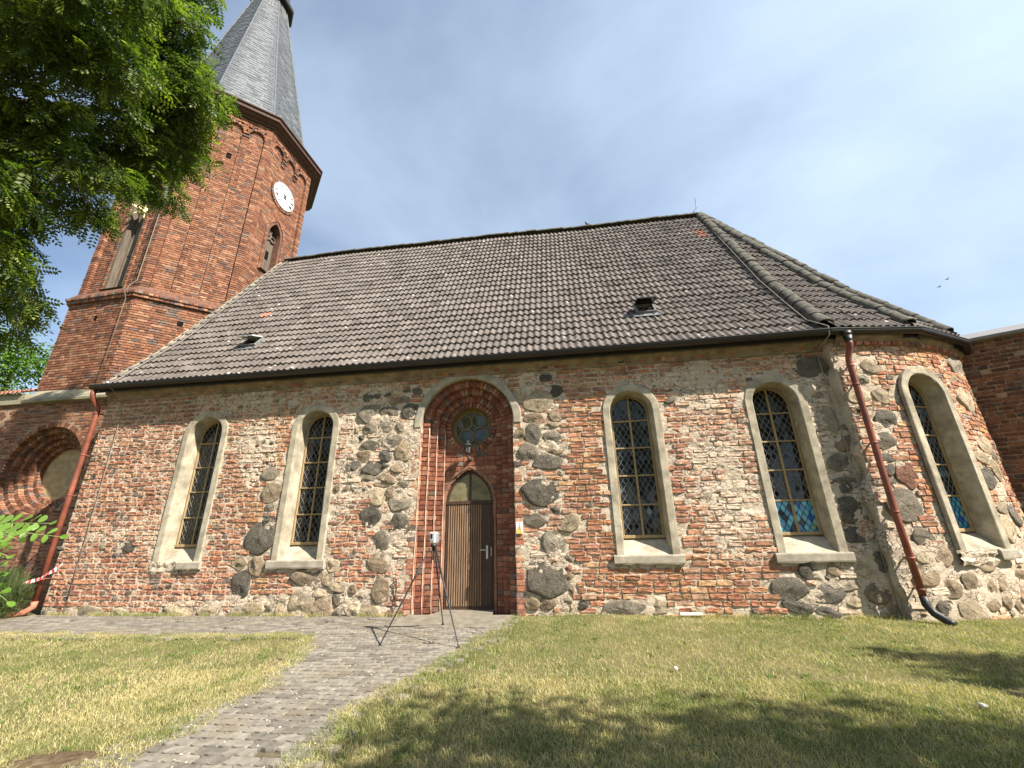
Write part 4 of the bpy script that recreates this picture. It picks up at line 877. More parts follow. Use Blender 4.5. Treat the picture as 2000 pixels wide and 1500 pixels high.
# ------------------------------------------------------------------ tower
TX, TY, TROT = -13.09, 4.07, -.05
tower = thing('church_tower', (TX, TY, 0), 'octagonal red brick clock tower with grey slate spire', 'tower')
def oct_pt(i, r, cx=TX, cy=TY, rot=TROT):
    a = math.radians(-67.5 + 45 * i) + rot; q = r / math.cos(PI / 8); return cx + q * math.cos(a), cy + q * math.sin(a)
b = MB()
def octloop(r, z, cx=TX, cy=TY, rot=TROT): return [(*oct_pt(i, r, cx, cy, rot), z) for i in range(8)]
b.loops([octloop(2.955, 4.9), octloop(2.955, 8.42)], 0, True)
b.loops([octloop(2.45, 8.6), octloop(2.45, 17.1)], 0, True)
twall = b.build('tower_wall', M_MORTT, tower)
def face_frame(i, r=2.9):   # face between corner i-1 and i ; 0 = south, 1 = south-east, 2 = east
    p0 = Vector(oct_pt(i - 1, r)); p1 = Vector(oct_pt(i, r)); t = (p1 - p0).normalized(); m = (p0 + p1) / 2; a = math.atan2(t.y, t.x)
    return lambda u, d, z: (m.x + t.x * u - t.y * d, m.y + t.y * u + t.x * d, z), a, (p1 - p0).length / 2
TB = np.array([(0.259, 0.115, 0.065), (0.224, 0.098, 0.059), (0.293, 0.141, 0.083), (0.19, 0.086, 0.055), (0.311, 0.171, 0.107), (0.155, 0.076, 0.052)])
trec = []
def tbr(F, a, u, d, z, w_, h_, roll=0, ds=1., dark=.05, al=.30):
    trec.append((*F(u, d + RS.uniform(-.005, .005), z), a + RS.uniform(-.012, .012), roll, w_, h_, ds, *bcol(TB, dark), al))
CH = .083
for i in (0, 1, 2):
    F, a, hw = face_frame(i, 2.98)
    for u, z, w_, h_ in seg_courses(lambda z: cutseg([(-hw + .01, hw - .01)], -.075, .075) if abs(z - 7.84) < .09 else [(-hw + .01, hw - .01)], 5.0, 8.42, CH):
        tbr(F, a, u, 0, z, w_, h_, dark=.05 + .2 * max(0, (z - 7.6)))
    # string course
    for k, (r, z0, n_) in enumerate(((3.06, 8.46, 1), (3.10, 8.56, 1))):
        Fs, a_, hs = face_frame(i, r)
        for u in np.arange(-hs + .06, hs, .125): tbr(Fs, a_, u, 0, z0, .112, .085, ds=2.6, dark=.35)
    # upper stage
    F, a, hw = face_frame(i, 2.9)
    strips = [-.36, .36] if i == 1 else []
    def opening(u, z, w_):
        return False
    def segf(z):
        S = [(-.985, .985)]
        for s in strips:
            if z < 16.3: S = cutseg(S, s - .115, s + .115)
        if i != 1:
            zb_, zc_, rr_, of_ = (8.95, 12.5, .95, .5) if i == 0 else (11.0, 12.75, .90, .45)
            if zb_ < z < zc_: S = cutseg(S, -(rr_ - of_), rr_ - of_)
            elif zc_ <= z < zc_ + math.sqrt(rr_ ** 2 - of_ ** 2): h_ = math.sqrt(rr_ ** 2 - (z - zc_) ** 2) - of_; S = cutseg(S, -h_, h_)
            if abs(z - 14.75) < .68: h_ = math.sqrt(.68 ** 2 - (z - 14.75) ** 2); S = cutseg(S, -h_, h_)
        elif abs(z - 15.04) < .1: S = cutseg(S, -.07, .09)
        return S
    b = MB(); b.T = F
    for k in range(100):
        z = 8.62 + k * CH
        for u0, u1 in ([(-hw, -.985)] + segf(z + CH / 2) + [(.985, hw)] + [(s - .115, s + .115) for s in strips if z < 16.3]): b.poly([(u0, .118, z), (u1, .118, z), (u1, .118, z + CH), (u0, .118, z + CH)])
    b.build('wall_panel', M_MORTT, tower)
    for u, z, w_, h_ in seg_courses(segf, 8.62, 16.86, CH):
        tbr(F, a, u, .10, z, w_, h_, dark=.05)
    for sg in (-1, 1):
        for k, z in enumerate(np.arange(8.62 + CH / 2, 17.08, CH)):
            tbr(F, a, sg * (hw - .105), 0, z, .215, CH - .013, ds=2.4)
            if k % 2: pass
    for s in strips:
        for k, z in enumerate(np.arange(8.9, 16.2, CH)):
            if k % 2: tbr(F, a, s, .035, z, .215, CH - .013, ds=1.6)
            else: tbr(F, a, s - .055, .035, z, .10, CH - .013, ds=1.6); tbr(F, a, s + .055, .035, z, .10, CH - .013, ds=1.6)
    for u in ((-.72, 0, .72)):   # arcade of small arches
        for k in range(11):
            t = PI * (k + .5) / 11; tbr(F, a, u + .315 * math.cos(t), .0, 16.35 + .315 * math.sin(t) * 1.15, .10, .078, roll=t, ds=2.4, dark=.25)
    for u, z, w_, h_ in courses(-1.0, 1.0, 16.30, 17.08, CH, .5, .24, .014, jit=.001):
        if all(math.hypot(u - q, (z - 16.35) / 1.15) > .37 for q in (-.72, 0, .72)): tbr(F, a, u, .0, z, w_, h_, ds=2.4)
    for u in (-.36, .36):
        for k, (w_, dd) in enumerate(((.16, .05), (.20, .02), (.24, -.02))): tbr(F, a, u, dd, 16.04 + k * .085, w_, .078, ds=3, dark=.6)
    if i in (0, 2):    # brick heads of window and clock
        zc, rr, off_ = (12.5, .95, .5) if i == 0 else (12.75, .90, .45)
        for ring in (0, 1):
            for sg in (-1, 1):
                R_ = rr + .01 - ring * .085 ; t1 = math.acos(off_ / R_)
                for k in range(11):
                    t = t1 * (k + .5) / 11; tbr(F, a, sg * (-off_ + R_ * math.cos(t)), .06 + .09 * ring, zc + R_ * math.sin(t), .085, .078, roll=(t if sg > 0 else PI - t), ds=2.6, dark=.2)
                for z in np.arange((8.95 if i == 0 else 11.0), zc, CH): tbr(F, a, sg * (.445 - ring * .085), .06 + .09 * ring, z, .085, CH - .012, ds=2.6, dark=.15)
        for k in range(36): t = 2 * PI * (k + .5) / 36; tbr(F, a, .63 * math.cos(t), .055, 14.75 + .63 * math.sin(t), .10, .095, roll=t, ds=2, dark=.15)
emit_bricks(trec, twall, M_BRICKT, 300, True, score=lambda r: r[:, 5] * r[:, 6] * (r[:, 2] < 8.4))
# ledge band, cornice and spire
b = MB(); b.loops([octloop(2.96, 8.40), octloop(3.04, 8.43), octloop(3.085, 8.58), octloop(3.07, 8.61), octloop(2.90, 8.86), octloop(2.80, 8.86)], 0, True); b.build('string_course', M_STRC, tower)
b = MB(); b.loops([octloop(2.80, 17.05), octloop(2.97, 17.06), octloop(2.98, 17.14), octloop(3.10, 17.17), octloop(3.12, 17.24), octloop(3.24, 17.26), octloop(3.25, 17.40), octloop(3.31, 17.42), octloop(3.31, 17.47), octloop(3.1, 17.48)], 0, True)
b.build('cornice', M_CORNW, tower)
SX, SY, SR = -13.08, 4.08, -.035; AP = np.array((-13.36, 3.79, 31.5))
def sp_loop(z):
    t = (z - 18.7) / (31.5 - 18.7); c = np.array((SX, SY)) * (1 - t) + AP[:2] * t; return octloop(2.357 * (1 - t), z, c[0], c[1], SR)
b = MB(); b.loops([octloop(3.22, 17.45), octloop(2.75, 17.72), octloop(2.55, 18.0), sp_loop(18.7), sp_loop(30.8)], 0, True); spire = b.build('spire', M_SLATE, tower)
# slates on the visible facets
for fi in (-1, 0, 1, 2, 3):
    VV = []; QQ = []; MI = []; k = 0
    z = 17.9
    while z < 27.9:
        L0 = np.array(sp_loop(max(z, 18.0))) if z > 18.2 else np.array(octloop(2.62 - (z - 17.9) * .5, z, SX, SY, SR)); L1 = np.array(sp_loop(z + .30))
        A, B = L0[(fi - 1) % 8], L0[fi % 8]; A1, B1 = L1[(fi - 1) % 8], L1[fi % 8]; wd = np.linalg.norm(B - A)
        e = B - A; nrm = np.array((e[1], -e[0], .2)); nrm /= np.linalg.norm(nrm)
        n = max(2, int(wd / .26)); sh = (int(z / .17) % 2) * .5 / n
        for q in range(n + 1):
            t0, t1 = max(0, (q - .5 * (sh > 0)) / n + .004), min(1, (q + 1 - .5 * (sh > 0)) / n - .004)
            if t1 - t0 < .02: continue
            o = RS.uniform(.018, .030); VV += [A + e * t0 + nrm * o, A + e * t1 + nrm * o, A1 + (B1 - A1) * t1 + nrm * .006, A1 + (B1 - A1) * t0 + nrm * .006, A + e * t0, A + e * t1]
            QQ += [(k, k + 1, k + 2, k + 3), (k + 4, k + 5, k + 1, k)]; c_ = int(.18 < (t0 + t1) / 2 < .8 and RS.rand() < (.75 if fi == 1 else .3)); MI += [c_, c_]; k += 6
        z += .17
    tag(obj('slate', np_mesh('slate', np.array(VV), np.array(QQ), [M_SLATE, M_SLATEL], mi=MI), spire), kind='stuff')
b = MB()
for fi in range(-1, 3):
    P0 = [sp_loop(z)[fi % 8] for z in np.linspace(18.0, 28, 8)]; b.tube([(p[0], p[1], p[2]) for p in P0], .045, 6)
b.build('hip_flashing', M_SLATE, spire)
# belfry cap near the top of the spire
lc = np.array((SX, SY)) * (1 - .68) + AP[:2] * .68
b = MB(); b.loops([octloop(.60, 27.95, *lc, SR), octloop(.95, 27.9, *lc, SR), octloop(.98, 27.96, *lc, SR), octloop(.98, 28.05, *lc, SR), octloop(.7, 28.7, *lc, SR), octloop(.3, 31.5, *lc, SR)], 0, True); b.build('spire_cap', M_GUT, tower)
for fi in (1, 2):
    p0 = Vector(sp_loop(26.8)[fi - 1]); p1 = Vector(sp_loop(26.8)[fi]); q0 = Vector(sp_loop(27.7)[fi - 1]); q1 = Vector(sp_loop(27.7)[fi]); n_ = Vector((p1.y - p0.y, -(p1.x - p0.x), 0)).normalized() * .05
    for s in ((.38, .56) if fi == 1 else (.34, .5, .64)):
        b = MB(); b.poly([p0.lerp(p1, s) + n_, p0.lerp(p1, s + .055) + n_, q0.lerp(q1, s + .055) + n_, q0.lerp(q1, s) + n_]); b.poly([p0.lerp(p1, s), p0.lerp(p1, s) + n_, q0.lerp(q1, s) + n_, q0.lerp(q1, s)]); b.build('louvre', M_LEAD, tower)
# belfry windows with weathered boards
for i, zb, zc, rr, off_, nm in ((0, 8.95, 12.5, .95, .5, 0), (2, 11.0, 12.75, .90, .45, 1)):
    F, a, hw = face_frame(i, 2.9); w0 = rr - off_ - .17
    def arc(wd, zb=zb, zc=zc, n=10):
        R_ = wd + off_; t1 = math.acos(off_ / R_); L = [(wd, zb)] + [(-off_ + R_ * math.cos(t1 * k / n), zc + R_ * math.sin(t1 * k / n)) for k in range(n + 1)]
        return L + [(-x, z) for x, z in reversed(L[:-1])]
    b = MB(); b.T = F
    b.loops([[(x, d, z) for x, z in arc(w)] for w, d in ((rr - off_ + .02, .09), (w0 + .02, .09), (w0 + .02, .42))]); b.poly([(x, .40, z) for x, z in arc(w0 + .02)], 1)
    b.poly([(-.45, .0, zb), (.45, .0, zb), (.45, .42, zb + .06), (-.45, .42, zb + .06)])
    bw = b.build('belfry_window', [M_OLDW if i == 0 else M_STRC, M_DARK], tower)
    for k in range(3):
        x0 = -w0 + k * 2 * w0 / 3 + .006; x1 = x0 + 2 * w0 / 3 - .012
        if i == 0 and k == 2: continue
        b = MB(); b.T = F; ztop = zc + (.35 if k == 1 else .1)
        b.box(x0, x1, .32 + .01 * k, .36, zb + .05, zc - .9 if (i == 0 and k == 1) else ztop, 0, .004); b.build('board', M_OLDW, bw)
    if i == 0:
        b = MB(); b.T = F; b.box(-w0, w0, .30, .34, 10.4, 10.5); b.box(-w0, -w0 + .05, .28, .34, zb, zc + .2); b.build('batten', M_OLDW, bw)
    else:
        b = MB(); b.T = F
        b.box(-.05, .09, .30, .325, 11.75, 12.1, 1)
        for sg in (-1, 1): b.tube([(sg * .13 + .12 * math.cos(t), .30, 12.72 + .12 * math.sin(t)) for t in np.linspace(0, 2 * PI, 14)], .03, 6, 0, False)
        b.build('tracery', [M_OLDW, M_DARK], bw)
for i in (0, 1):
    F, a, hw = face_frame(i, 2.98); b = MB(); b.T = F; b.poly([(-.078, .016, 7.75), (.078, .016, 7.75), (.078, .016, 7.93), (-.078, .016, 7.93)]); b.build('putlog_hole', M_DARK, tower)  # flat near-black patch paints the shade inside each hole
F, a, hw = face_frame(1, 2.9); b = MB(); b.T = F; b.poly([(-.07, .115, 14.94), (.09, .115, 14.94), (.09, .115, 15.14), (-.07, .115, 15.14)]); b.build('putlog_hole', M_DARK, tower)
# clocks
NUM = ['XII', 'I', 'II', 'III', 'IIII', 'V', 'VI', 'VII', 'VIII', 'IX', 'X', 'XI']
for i in (0, 2):
    F, a, hw = face_frame(i, 2.9); b = MB(); b.T = F; cz = 14.75; n = 48
    ci2 = lambda r, d: [(r * math.cos(2 * PI * k / n), d, cz + r * math.sin(2 * PI * k / n)) for k in range(n)]
    ids = b.loops([ci2(.57, .10), ci2(.57, .02), ci2(.55, .012)], 0, True); b.f.append(ids[-1]); b.m.append(0)
    clk = b.build('clock', M_WHITE, tower)
    b = MB(); b.T = F
    b.loops([ci2(.545, .008), ci2(.535, .008)], 0, True); b.loops([ci2(.335, .008), ci2(.322, .008)], 0, True)
    for h in range(12):
        t = PI / 2 - 2 * PI * h / 12; ct, st = math.cos(t), math.sin(t); s = NUM[h]
        wds = {'I': .036, 'V': .075, 'X': .075}; tw = sum(wds[c] for c in s); x = -tw / 2
        def seg(x0, y0, x1, y1, wd=.024):
            l = math.hypot(x1 - x0, y1 - y0); nx, ny = -(y1 - y0) / l * wd / 2, (x1 - x0) / l * wd / 2; P = []
            for px, py in ((x0 - nx, y0 - ny), (x1 - nx, y1 - ny), (x1 + nx, y1 + ny), (x0 + nx, y0 + ny)):
                rr_ = .435 + py; P.append((rr_ * ct + px * st, .006, cz + rr_ * st - px * ct))
            b.poly(P)
        for c in s:
            wc = wds[c]
            if c == 'I': seg(x + wc / 2, -.07, x + wc / 2, .07)
            elif c == 'V': seg(x + .008, .07, x + wc / 2, -.07); seg(x + wc - .008, .07, x + wc / 2, -.07, .014)
            else: seg(x + .008, .07, x + wc - .008, -.07); seg(x + .008, -.07, x + wc - .008, .07, .014)
            x += wc
    b.build('dial_print', M_BLACK, clk)
    for ang, ln, wd in ((PI / 2 + 2 * PI / 12 * 1.0, .30, .085), (PI / 2 - 2 * PI * 4 / 60, .44, .06)):
        b = MB(); b.T = F; c_, s_ = math.cos(ang), math.sin(ang); b.poly([(-.1 * c_ - wd * s_ * .5, -.012, cz - .1 * s_ + wd * c_ * .5), (-.1 * c_ + wd * s_ * .5, -.012, cz - .1 * s_ - wd * c_ * .5), (ln * c_, -.012, cz + ln * s_)]); b.build('clock_hand', M_BLACK, clk)
b = MB(); pts = [(*oct_pt(0, 2.95)[:2], 17.0)]
c0 = Vector(oct_pt(0, 2.97)); 
b.tube([(c0.x - .06, c0.y - .03, z) for z in (17.0, 13, 9.0)] + [(c0.x - .08, c0.y - .16, 8.75), (c0.x - .14, c0.y - .19, 8.5), (c0.x - .15, c0.y - .10, 8.3), (c0.x - .16, c0.y - .10, 5.3)], .009, 6); b.build('lightning_cable', M_CABLE, tower, True)
# star ornament hanging in the belfry opening
star = thing('star_ornament', (-13, 1, 12), 'pale yellow many-pointed star hanging before the tall south tower opening', 'star')
F, a, hw = face_frame(0, 2.9); b = MB(); sc_ = Vector(F(.14, .05, 12.05)); dirs = []
for k in range(17):
    th = math.acos(1 - 2 * (k + .5) / 17); ph = k * 2.399963; dirs.append(Vector((math.sin(th) * math.cos(ph), math.sin(th) * math.sin(ph), math.cos(th))))
for dv in dirs:
    u_ = dv.orthogonal().normalized(); v_ = dv.cross(u_); base = [sc_ + dv * .08 + (u_ * math.cos(t) + v_ * math.sin(t)) * .075 for t in (0, PI / 2, PI, 3 * PI / 2)]; tip = sc_ + dv * .36
    for q in range(4): b.poly([base[q], base[(q + 1) % 4], tip])
b.build('star_body', M_STAR, star)

# ------------------------------------------------------------------ west wing with the round niche
wing = thing('west_wing', (-13, 1, 0), 'red brick wing with deep round niche left of the nave, in leaf shade', 'building')
NCX, NCZ, NR, WY = -13.1, 3.2, 1.2, 1.0
b = MB(); res = .06
X0, X1, Z1 = -20.0, -10.25, 5.15
for i in range(int((X1 - X0) / .2)):
    for j in range(int((Z1 + .3) / .2)):
        u, z = X0 + i * .2, -.3 + j * .2
        if math.hypot(u + .1 - NCX, z + .1 - NCZ) < NR + .22:
            for p in range(5):
                for q in range(5):
                    uu, zz_ = u + p * .04, z + q * .04
                    if math.hypot(uu + .02 - NCX, zz_ + .02 - NCZ) > NR + .03: b.poly([(uu, WY, zz_), (uu + .04, WY, zz_), (uu + .04, WY, zz_ + .04), (uu, WY, zz_ + .04)])
        else: b.poly([(u, WY, z), (u + .2, WY, z), (u + .2, WY, z + .2), (u, WY, z + .2)])
n = 56; cr = lambda r, y: [(NCX + r * math.cos(2 * PI * k / n), y, NCZ + r * math.sin(2 * PI * k / n)) for k in range(n)]
RINGS = [(1.2, 1.0), (1.2, 1.13), (1.07, 1.13), (1.07, 1.25), (.94, 1.25), (.94, 1.37), (.82, 1.37), (.82, 1.49), (.70, 1.49), (.70, 1.60)]
b.loops([cr(r + .022, y + .012) for r, y in RINGS], 0, True)
wwall = b.build('wing_wall', M_MORTT, wing)
b = MB(); b.poly(cr(.71, 1.6)); b.build('niche_disc', M_RINGD, wing)
wrec = []
for u, z, w_, h_ in courses(-16.6, -10.27, -.05, 5.1, .083, .5, .25, .014, jit=.001):
    if math.hypot(u - NCX, z - NCZ) < NR + .16: continue
    if u < -14.6 and 4.55 < z < 5.0 and (int((u + 20) / .14) % 3 == 0): continue
    wrec.append((u, WY - .010 + RS.uniform(-.006, .006), z, RS.uniform(-.01, .01), 0, w_, h_, 1, *bcol(TB, .05), .25))
for (ro, ri, y) in ((1.34, 1.20, .985), (1.195, 1.075, 1.122), (1.065, .945, 1.242), (.935, .825, 1.362), (.815, .705, 1.482)):
    rm = (ro + ri) / 2; n = int(2 * PI * rm / .085)
    for k in range(n):
        t = 2 * PI * (k + .5) / n; wrec.append((NCX + rm * math.cos(t), y + RS.uniform(-.004, .004), NCZ + rm * math.sin(t), 0, t, ro - ri - .004, 2 * PI * rm / n * .86, 2.5, *bcol(TB, .08), .22))
emit_bricks(wrec, wwall, M_BRICKT, 300, True)
b = MB(); xs = np.linspace(-14.35, -10.35, 22)
b.loops([[(x, y - .03 * (fbm(x * 2., y, 4) - .5), z + .03 * (fbm(x * 1.7, z, 6) - .5)) for x in xs] for y, z in ((1.02, 5.10), (.84, 5.12), (.83, 5.19), (.92, 5.30), (1.13, 5.56), (1.3, 5.6))]); b.poly([(-14.35, 1.02, 5.1), (-14.35, .84, 5.12), (-14.35, .83, 5.19), (-14.35, 1.13, 5.56), (-14.35, 1.3, 5.6)])
b.build('sloped_ledge', M_LEDGE, wing)
b = MB(); b.box(-20, -14.4, .93, 1.4, 5.12, 5.44, 0, .01); b.build('coping', M_LEDGE, wing)
tm = np_mesh('coping_tile', np.array([(x, y, z) for x, y, z in TT[1][0]]), TT[1][1], M_REDTILE)
for k in range(18):
    for r_ in range(2): obj('coping_tile', tm, wing, Matrix.Translation((-14.6 - k * .3, 1.05 + r_ * .27, 5.50 + r_ * .16)) @ Matrix.Rotation(.55, 4, 'X'))

# ------------------------------------------------------------------ brick annex on the right
annex = thing('brick_annex', (10, .9, 0), 'shaded brick outbuilding with low grey sheet roof behind the rounded apse', 'building')
AA = math.radians(-27); A0 = Vector((9.15, 1.44)); at_ = Vector((math.cos(AA), math.sin(AA)))
FA = lambda u, d, z: (A0.x + at_.x * u - at_.y * d, A0.y + at_.y * u + at_.x * d, z)
b = MB(); b.T = FA; b.poly([(0, 0, -.3), (6, 0, -.3), (6, 0, 5.1), (0, 0, 5.1)]); b.poly([(6, 0, -.3), (6, 5, -.3), (6, 5, 5.1), (6, 0, 5.1)])
awall = b.build('annex_wall', M_MORTT, annex)
arec = []
for u, z, w_, h_ in courses(0, 4.0, -.05, 5.05, .09, .45, .26, .018):
    if RS.rand() < .04: continue
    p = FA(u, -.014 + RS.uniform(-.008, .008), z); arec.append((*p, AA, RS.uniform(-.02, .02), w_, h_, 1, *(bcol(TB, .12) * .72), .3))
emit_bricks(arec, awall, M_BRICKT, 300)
b = MB(); b.T = FA; b.loops([[(u, d, z) for u in (-.3, 1.0, 6.2)] for d, z in ((.1, 5.06), (-.14, 5.08), (-.15, 5.14), (1.3, 5.70), (5, 5.2))]); b.build('sheet_roof', plain('sheet_roof', (.20, .18, .17), .5, .4, .12, 2), annex)
# ------------------------------------------------------------------ ground, paving, lawn
PATH_L = [(-3.3, -1.70), (-3.05, -1.95), (-2.62, -3.0), (-2.45, -4.1), (-2.42, -4.9), (-2.5, -6.5), (-2.6, -14)]
PATH_R = [(-.40, -.2), (-.52, -1.39), (-.70, -2.4), (-.88, -3.1), (-1.18, -4.2), (-1.12, -5.0), (-1.15, -6.5), (-1.2, -14)]
def edge_x(P, y):
    ys = [p[1] for p in reversed(P)]; xs_ = [p[0] for p in reversed(P)]; return np.interp(y, ys, xs_)
def wob(x, y, s): return (fbm(np.asarray(x) * 2.3, np.asarray(y) * 2.3, s, 3) - .5) * .28
def in_path(x, y, m=0.):
    x = np.asarray(x, float); y = np.asarray(y, float); wx = wob(x, y, 61)
    a = (y > -1.72 + wx - m) & (y < .1) & (x < -.42 + m) & (x > -15)
    l = edge_x(PATH_L, y); r = edge_x(PATH_R, y)
    c = (y <= -1.4) & (x > l + wx - m) & (x < r + wob(x, y, 67) * .7 + m)
    d = (y > -1.75) & (x > -3) & (x < edge_x(PATH_R, y) + wob(x, y, 67) * .5 + m)
    return a | c | d
def gz(x, y):
    x = np.asarray(x, float); y = np.asarray(y, float)
    return .05 * np.exp(-((x - 1.2) / 2.2) ** 2 - ((y + .6) / 1.2) ** 2) * (x > -.6) + .03 * (fbm(x * .7, y * .7, 71, 3) - .5) * np.clip(2 - np.hypot(x, y + 3) / 12, 0, 1) - .012
m, nt, b_ = new_mat('lawn_soil', .95, .1); P = pos(nt)
c = mixc(nt, ramp(nt, noise(nt, P, 1.1, 6, .6), .38, .66), (.13, .135, .05), (.22, .185, .095))
c = mixc(nt, ramp(nt, noise(nt, P, 60, 5, .7), .48, .66, 0, .8), c, (.10, .085, .04)); nt.links.new(c, b_.inputs['Base Color']); bump(nt, b_, noise(nt, P, 70, 5, .7), .8, .03); M_LAWN = m
def grid_mesh(name, xs, ys, zf, mat):
    X, Yy = np.meshgrid(xs, ys, indexing='ij'); V = np.stack([X, Yy, zf(X, Yy)], -1).reshape(-1, 3); ny = len(ys)
    i, j = np.meshgrid(np.arange(len(xs) - 1), np.arange(ny - 1), indexing='ij'); k = (i * ny + j).ravel(); return np_mesh(name, V, np.stack([k, k + ny, k + ny + 1, k + 1], -1), mat, smooth=True)
gx = np.concatenate([np.linspace(-400, -20, 12)[:-1], np.linspace(-20, 20, 161), np.linspace(20, 400, 12)[1:]])
gy = np.concatenate([np.linspace(-400, -16, 12)[:-1], np.linspace(-16, 4, 90), np.linspace(4, 400, 12)[1:]])
def gz2(x, y): return gz(x, y) - .014 * in_path(x, y, .12)
struct('ground', grid_mesh('ground', gx, gy, gz2, M_LAWN))
m, nt, b_ = new_mat('joint_sand', .95, .1); P = pos(nt)
c = mixc(nt, ramp(nt, noise(nt, P, 3, 6, .6), .4, .65), (.10, .08, .05), (.17, .14, .095)); c = mixc(nt, ramp(nt, noise(nt, P, 40, 5), .5, .7), c, (.09, .07, .045)); nt.links.new(c, b_.inputs['Base Color']); bump(nt, b_, noise(nt, P, 90, 4), .6, .02)
b = MB(); ys = np.linspace(-.02, -14, 120)
L = [[], []]
for y in ys:
    l = -15.0 if y > -1.7 else float(edge_x(PATH_L, y)) - .3; L[0].append((l, y, -.012)); L[1].append((float(edge_x(PATH_R, min(y, -.2))) + .28, y, -.012))
b.loops([L[0], L[1]]); sand = tag(b.build('path', m), kind='structure')
def paver_mesh(k):
    r = np.random.RandomState(900 + k); Lx, Ly = .224, .112; z = .014
    top = [(-.5, -.40), (-.30, -.52), (.0, -.40), (.22, -.52), (.5, -.42), (.56, -.05), (.5, .42), (.28, .40), (.0, .52), (-.22, .40), (-.5, .46), (-.45, .05)]
    o = np.array(top) * (Lx, Ly) * .95; n = len(o); o2 = o * .955 + r.uniform(-.002, .002, o.shape)
    V = np.concatenate([np.c_[o, np.full(n, -.03)], np.c_[o, np.full(n, .002)], np.c_[o2, z + r.uniform(-.0015, .0015, n)]])
    Q = np.array([(q * n + i, q * n + (i + 1) % n, (q + 1) * n + (i + 1) % n, (q + 1) * n + i) for q in (0, 1) for i in range(n)])
    return V, Q, np.array([[2 * n + i for i in range(n)]])
PV = [paver_mesh(k) for k in range(6)]
m, nt, b_ = new_mat('concrete_paver', .92, .15); P = pos(nt); at = attr(nt)
c = mixc(nt, 1.0, at.outputs['Color'], gray(nt, noise(nt, P, 10, 7, .65), .6, 1.4), 'MULTIPLY'); c = mixc(nt, ramp(nt, noise(nt, P, 34, 5, .7), .6, .72, 0, .7), c, (.33, .31, .25)); c = mixc(nt, ramp(nt, noise(nt, P, 1.7, 5), .5, .7, 0, .6), c, (.19, .155, .105))
nt.links.new(c, b_.inputs['Base Color']); bump(nt, b_, noise(nt, P, 120, 4), .5, .006); M_PAV = m
pcol = lambda: np.array((.185, .166, .136)) * RS.uniform(.75, 1.25)
pav = []
for r_ in range(118):
    y = -.12 - r_ * .1135
    for k in range(68):
        x = -15.1 + k * .2265 + (r_ % 2) * .113
        if not bool(in_path(x, y, .10)) or y < -9: continue
        if -2.35 < x < -.4 and y > -1.02: continue
        if RS.rand() < .012: continue
        pav.append((x, y))
pav = np.array(pav); vis_ = np.hypot(pav[:, 0] - CAM[0], pav[:, 1] - CAM[1]); vis_[(pav[:, 1] < -5.25)] = 99; od = np.argsort(vis_); near = set(od[:300].tolist())
pm = [np_mesh('paver', PV[k % 6][0], [PV[k % 6][1], PV[k % 6][2]], M_PAV, np.tile([*pcol(), 1], (36, 1))) for k in range(14)]
VV = []; QQ = []; NN = []; CC = []; off = 0
for i, (x, y) in enumerate(pav):
    z = .0016 * RS.randn() + .5 * (gz(x, y) + .012); Rm = Matrix.Rotation(RS.randn() * .018, 3, 'Z') @ Matrix.Rotation(RS.randn() * .006, 3, 'X')
    if i in near: obj('paver', pm[RS.randint(14)], sand, Matrix.Translation((x, y, z)) @ Rm.to_4x4())
    else:
        V, Q, N_ = PV[RS.randint(6)]; VV.append(V @ np.array(Rm).T + (x, y, z)); QQ.append(Q + off); NN.append(N_ + off); CC.append(np.tile([*pcol(), 1], (len(V), 1))); off += len(V)
tag(obj('paver', np_mesh('paver', np.concatenate(VV), [np.concatenate(QQ), np.concatenate(NN)], M_PAV, np.concatenate(CC)), sand), kind='stuff')
# worn concrete slab before the door
b = MB(); xs = np.linspace(-2.32, -.36, 30); fr = [-.98 + .12 * (fbm(x * 4., 1., 5) - .5) for x in xs]
b.loops([[(x, .50 if -1.86 < x < -.80 else -.02, .034) for x in xs], [(x, -.45 + .02 * math.sin(x * 4), .038 + .004 * math.sin(x * 7)) for x in xs], [(x, f + .03, .032) for x, f in zip(xs, fr)], [(x, f, .022) for x, f in zip(xs, fr)], [(x, f - .01, -.03) for x, f in zip(xs, fr)]])
slab = tag(b.build('threshold_slab', plain('slab_concrete', (.20, .178, .138), .93, .15, .3, 5, .6, 80, dirt=(.13, .11, .075), dscale=2.6, dam=.7)), kind='structure')
b = MB(); n = 26; ids = [(-2.75 + .42 * math.cos(2 * PI * k / n) * (1 + .12 * math.sin(3 * k)), -5.22 + .2 * math.sin(2 * PI * k / n)) for k in range(n)]
b.loops([[(x, y, float(gz(x, y)) + .002) for x, y in ids], [(-2.75 + (x + 2.75) * .6, -5.22 + (y + 5.22) * .6, float(gz(x, y)) + .02) for x, y in ids], [(-2.75, -5.22, .02)] * n], 0, True)
tag(b.build('bare_soil', plain('soil', (.105, .075, .045), .95, .1, .5, 20, 1.0, 40, dirt=(.2, .16, .10), dscale=14, dam=.6)), kind='structure')
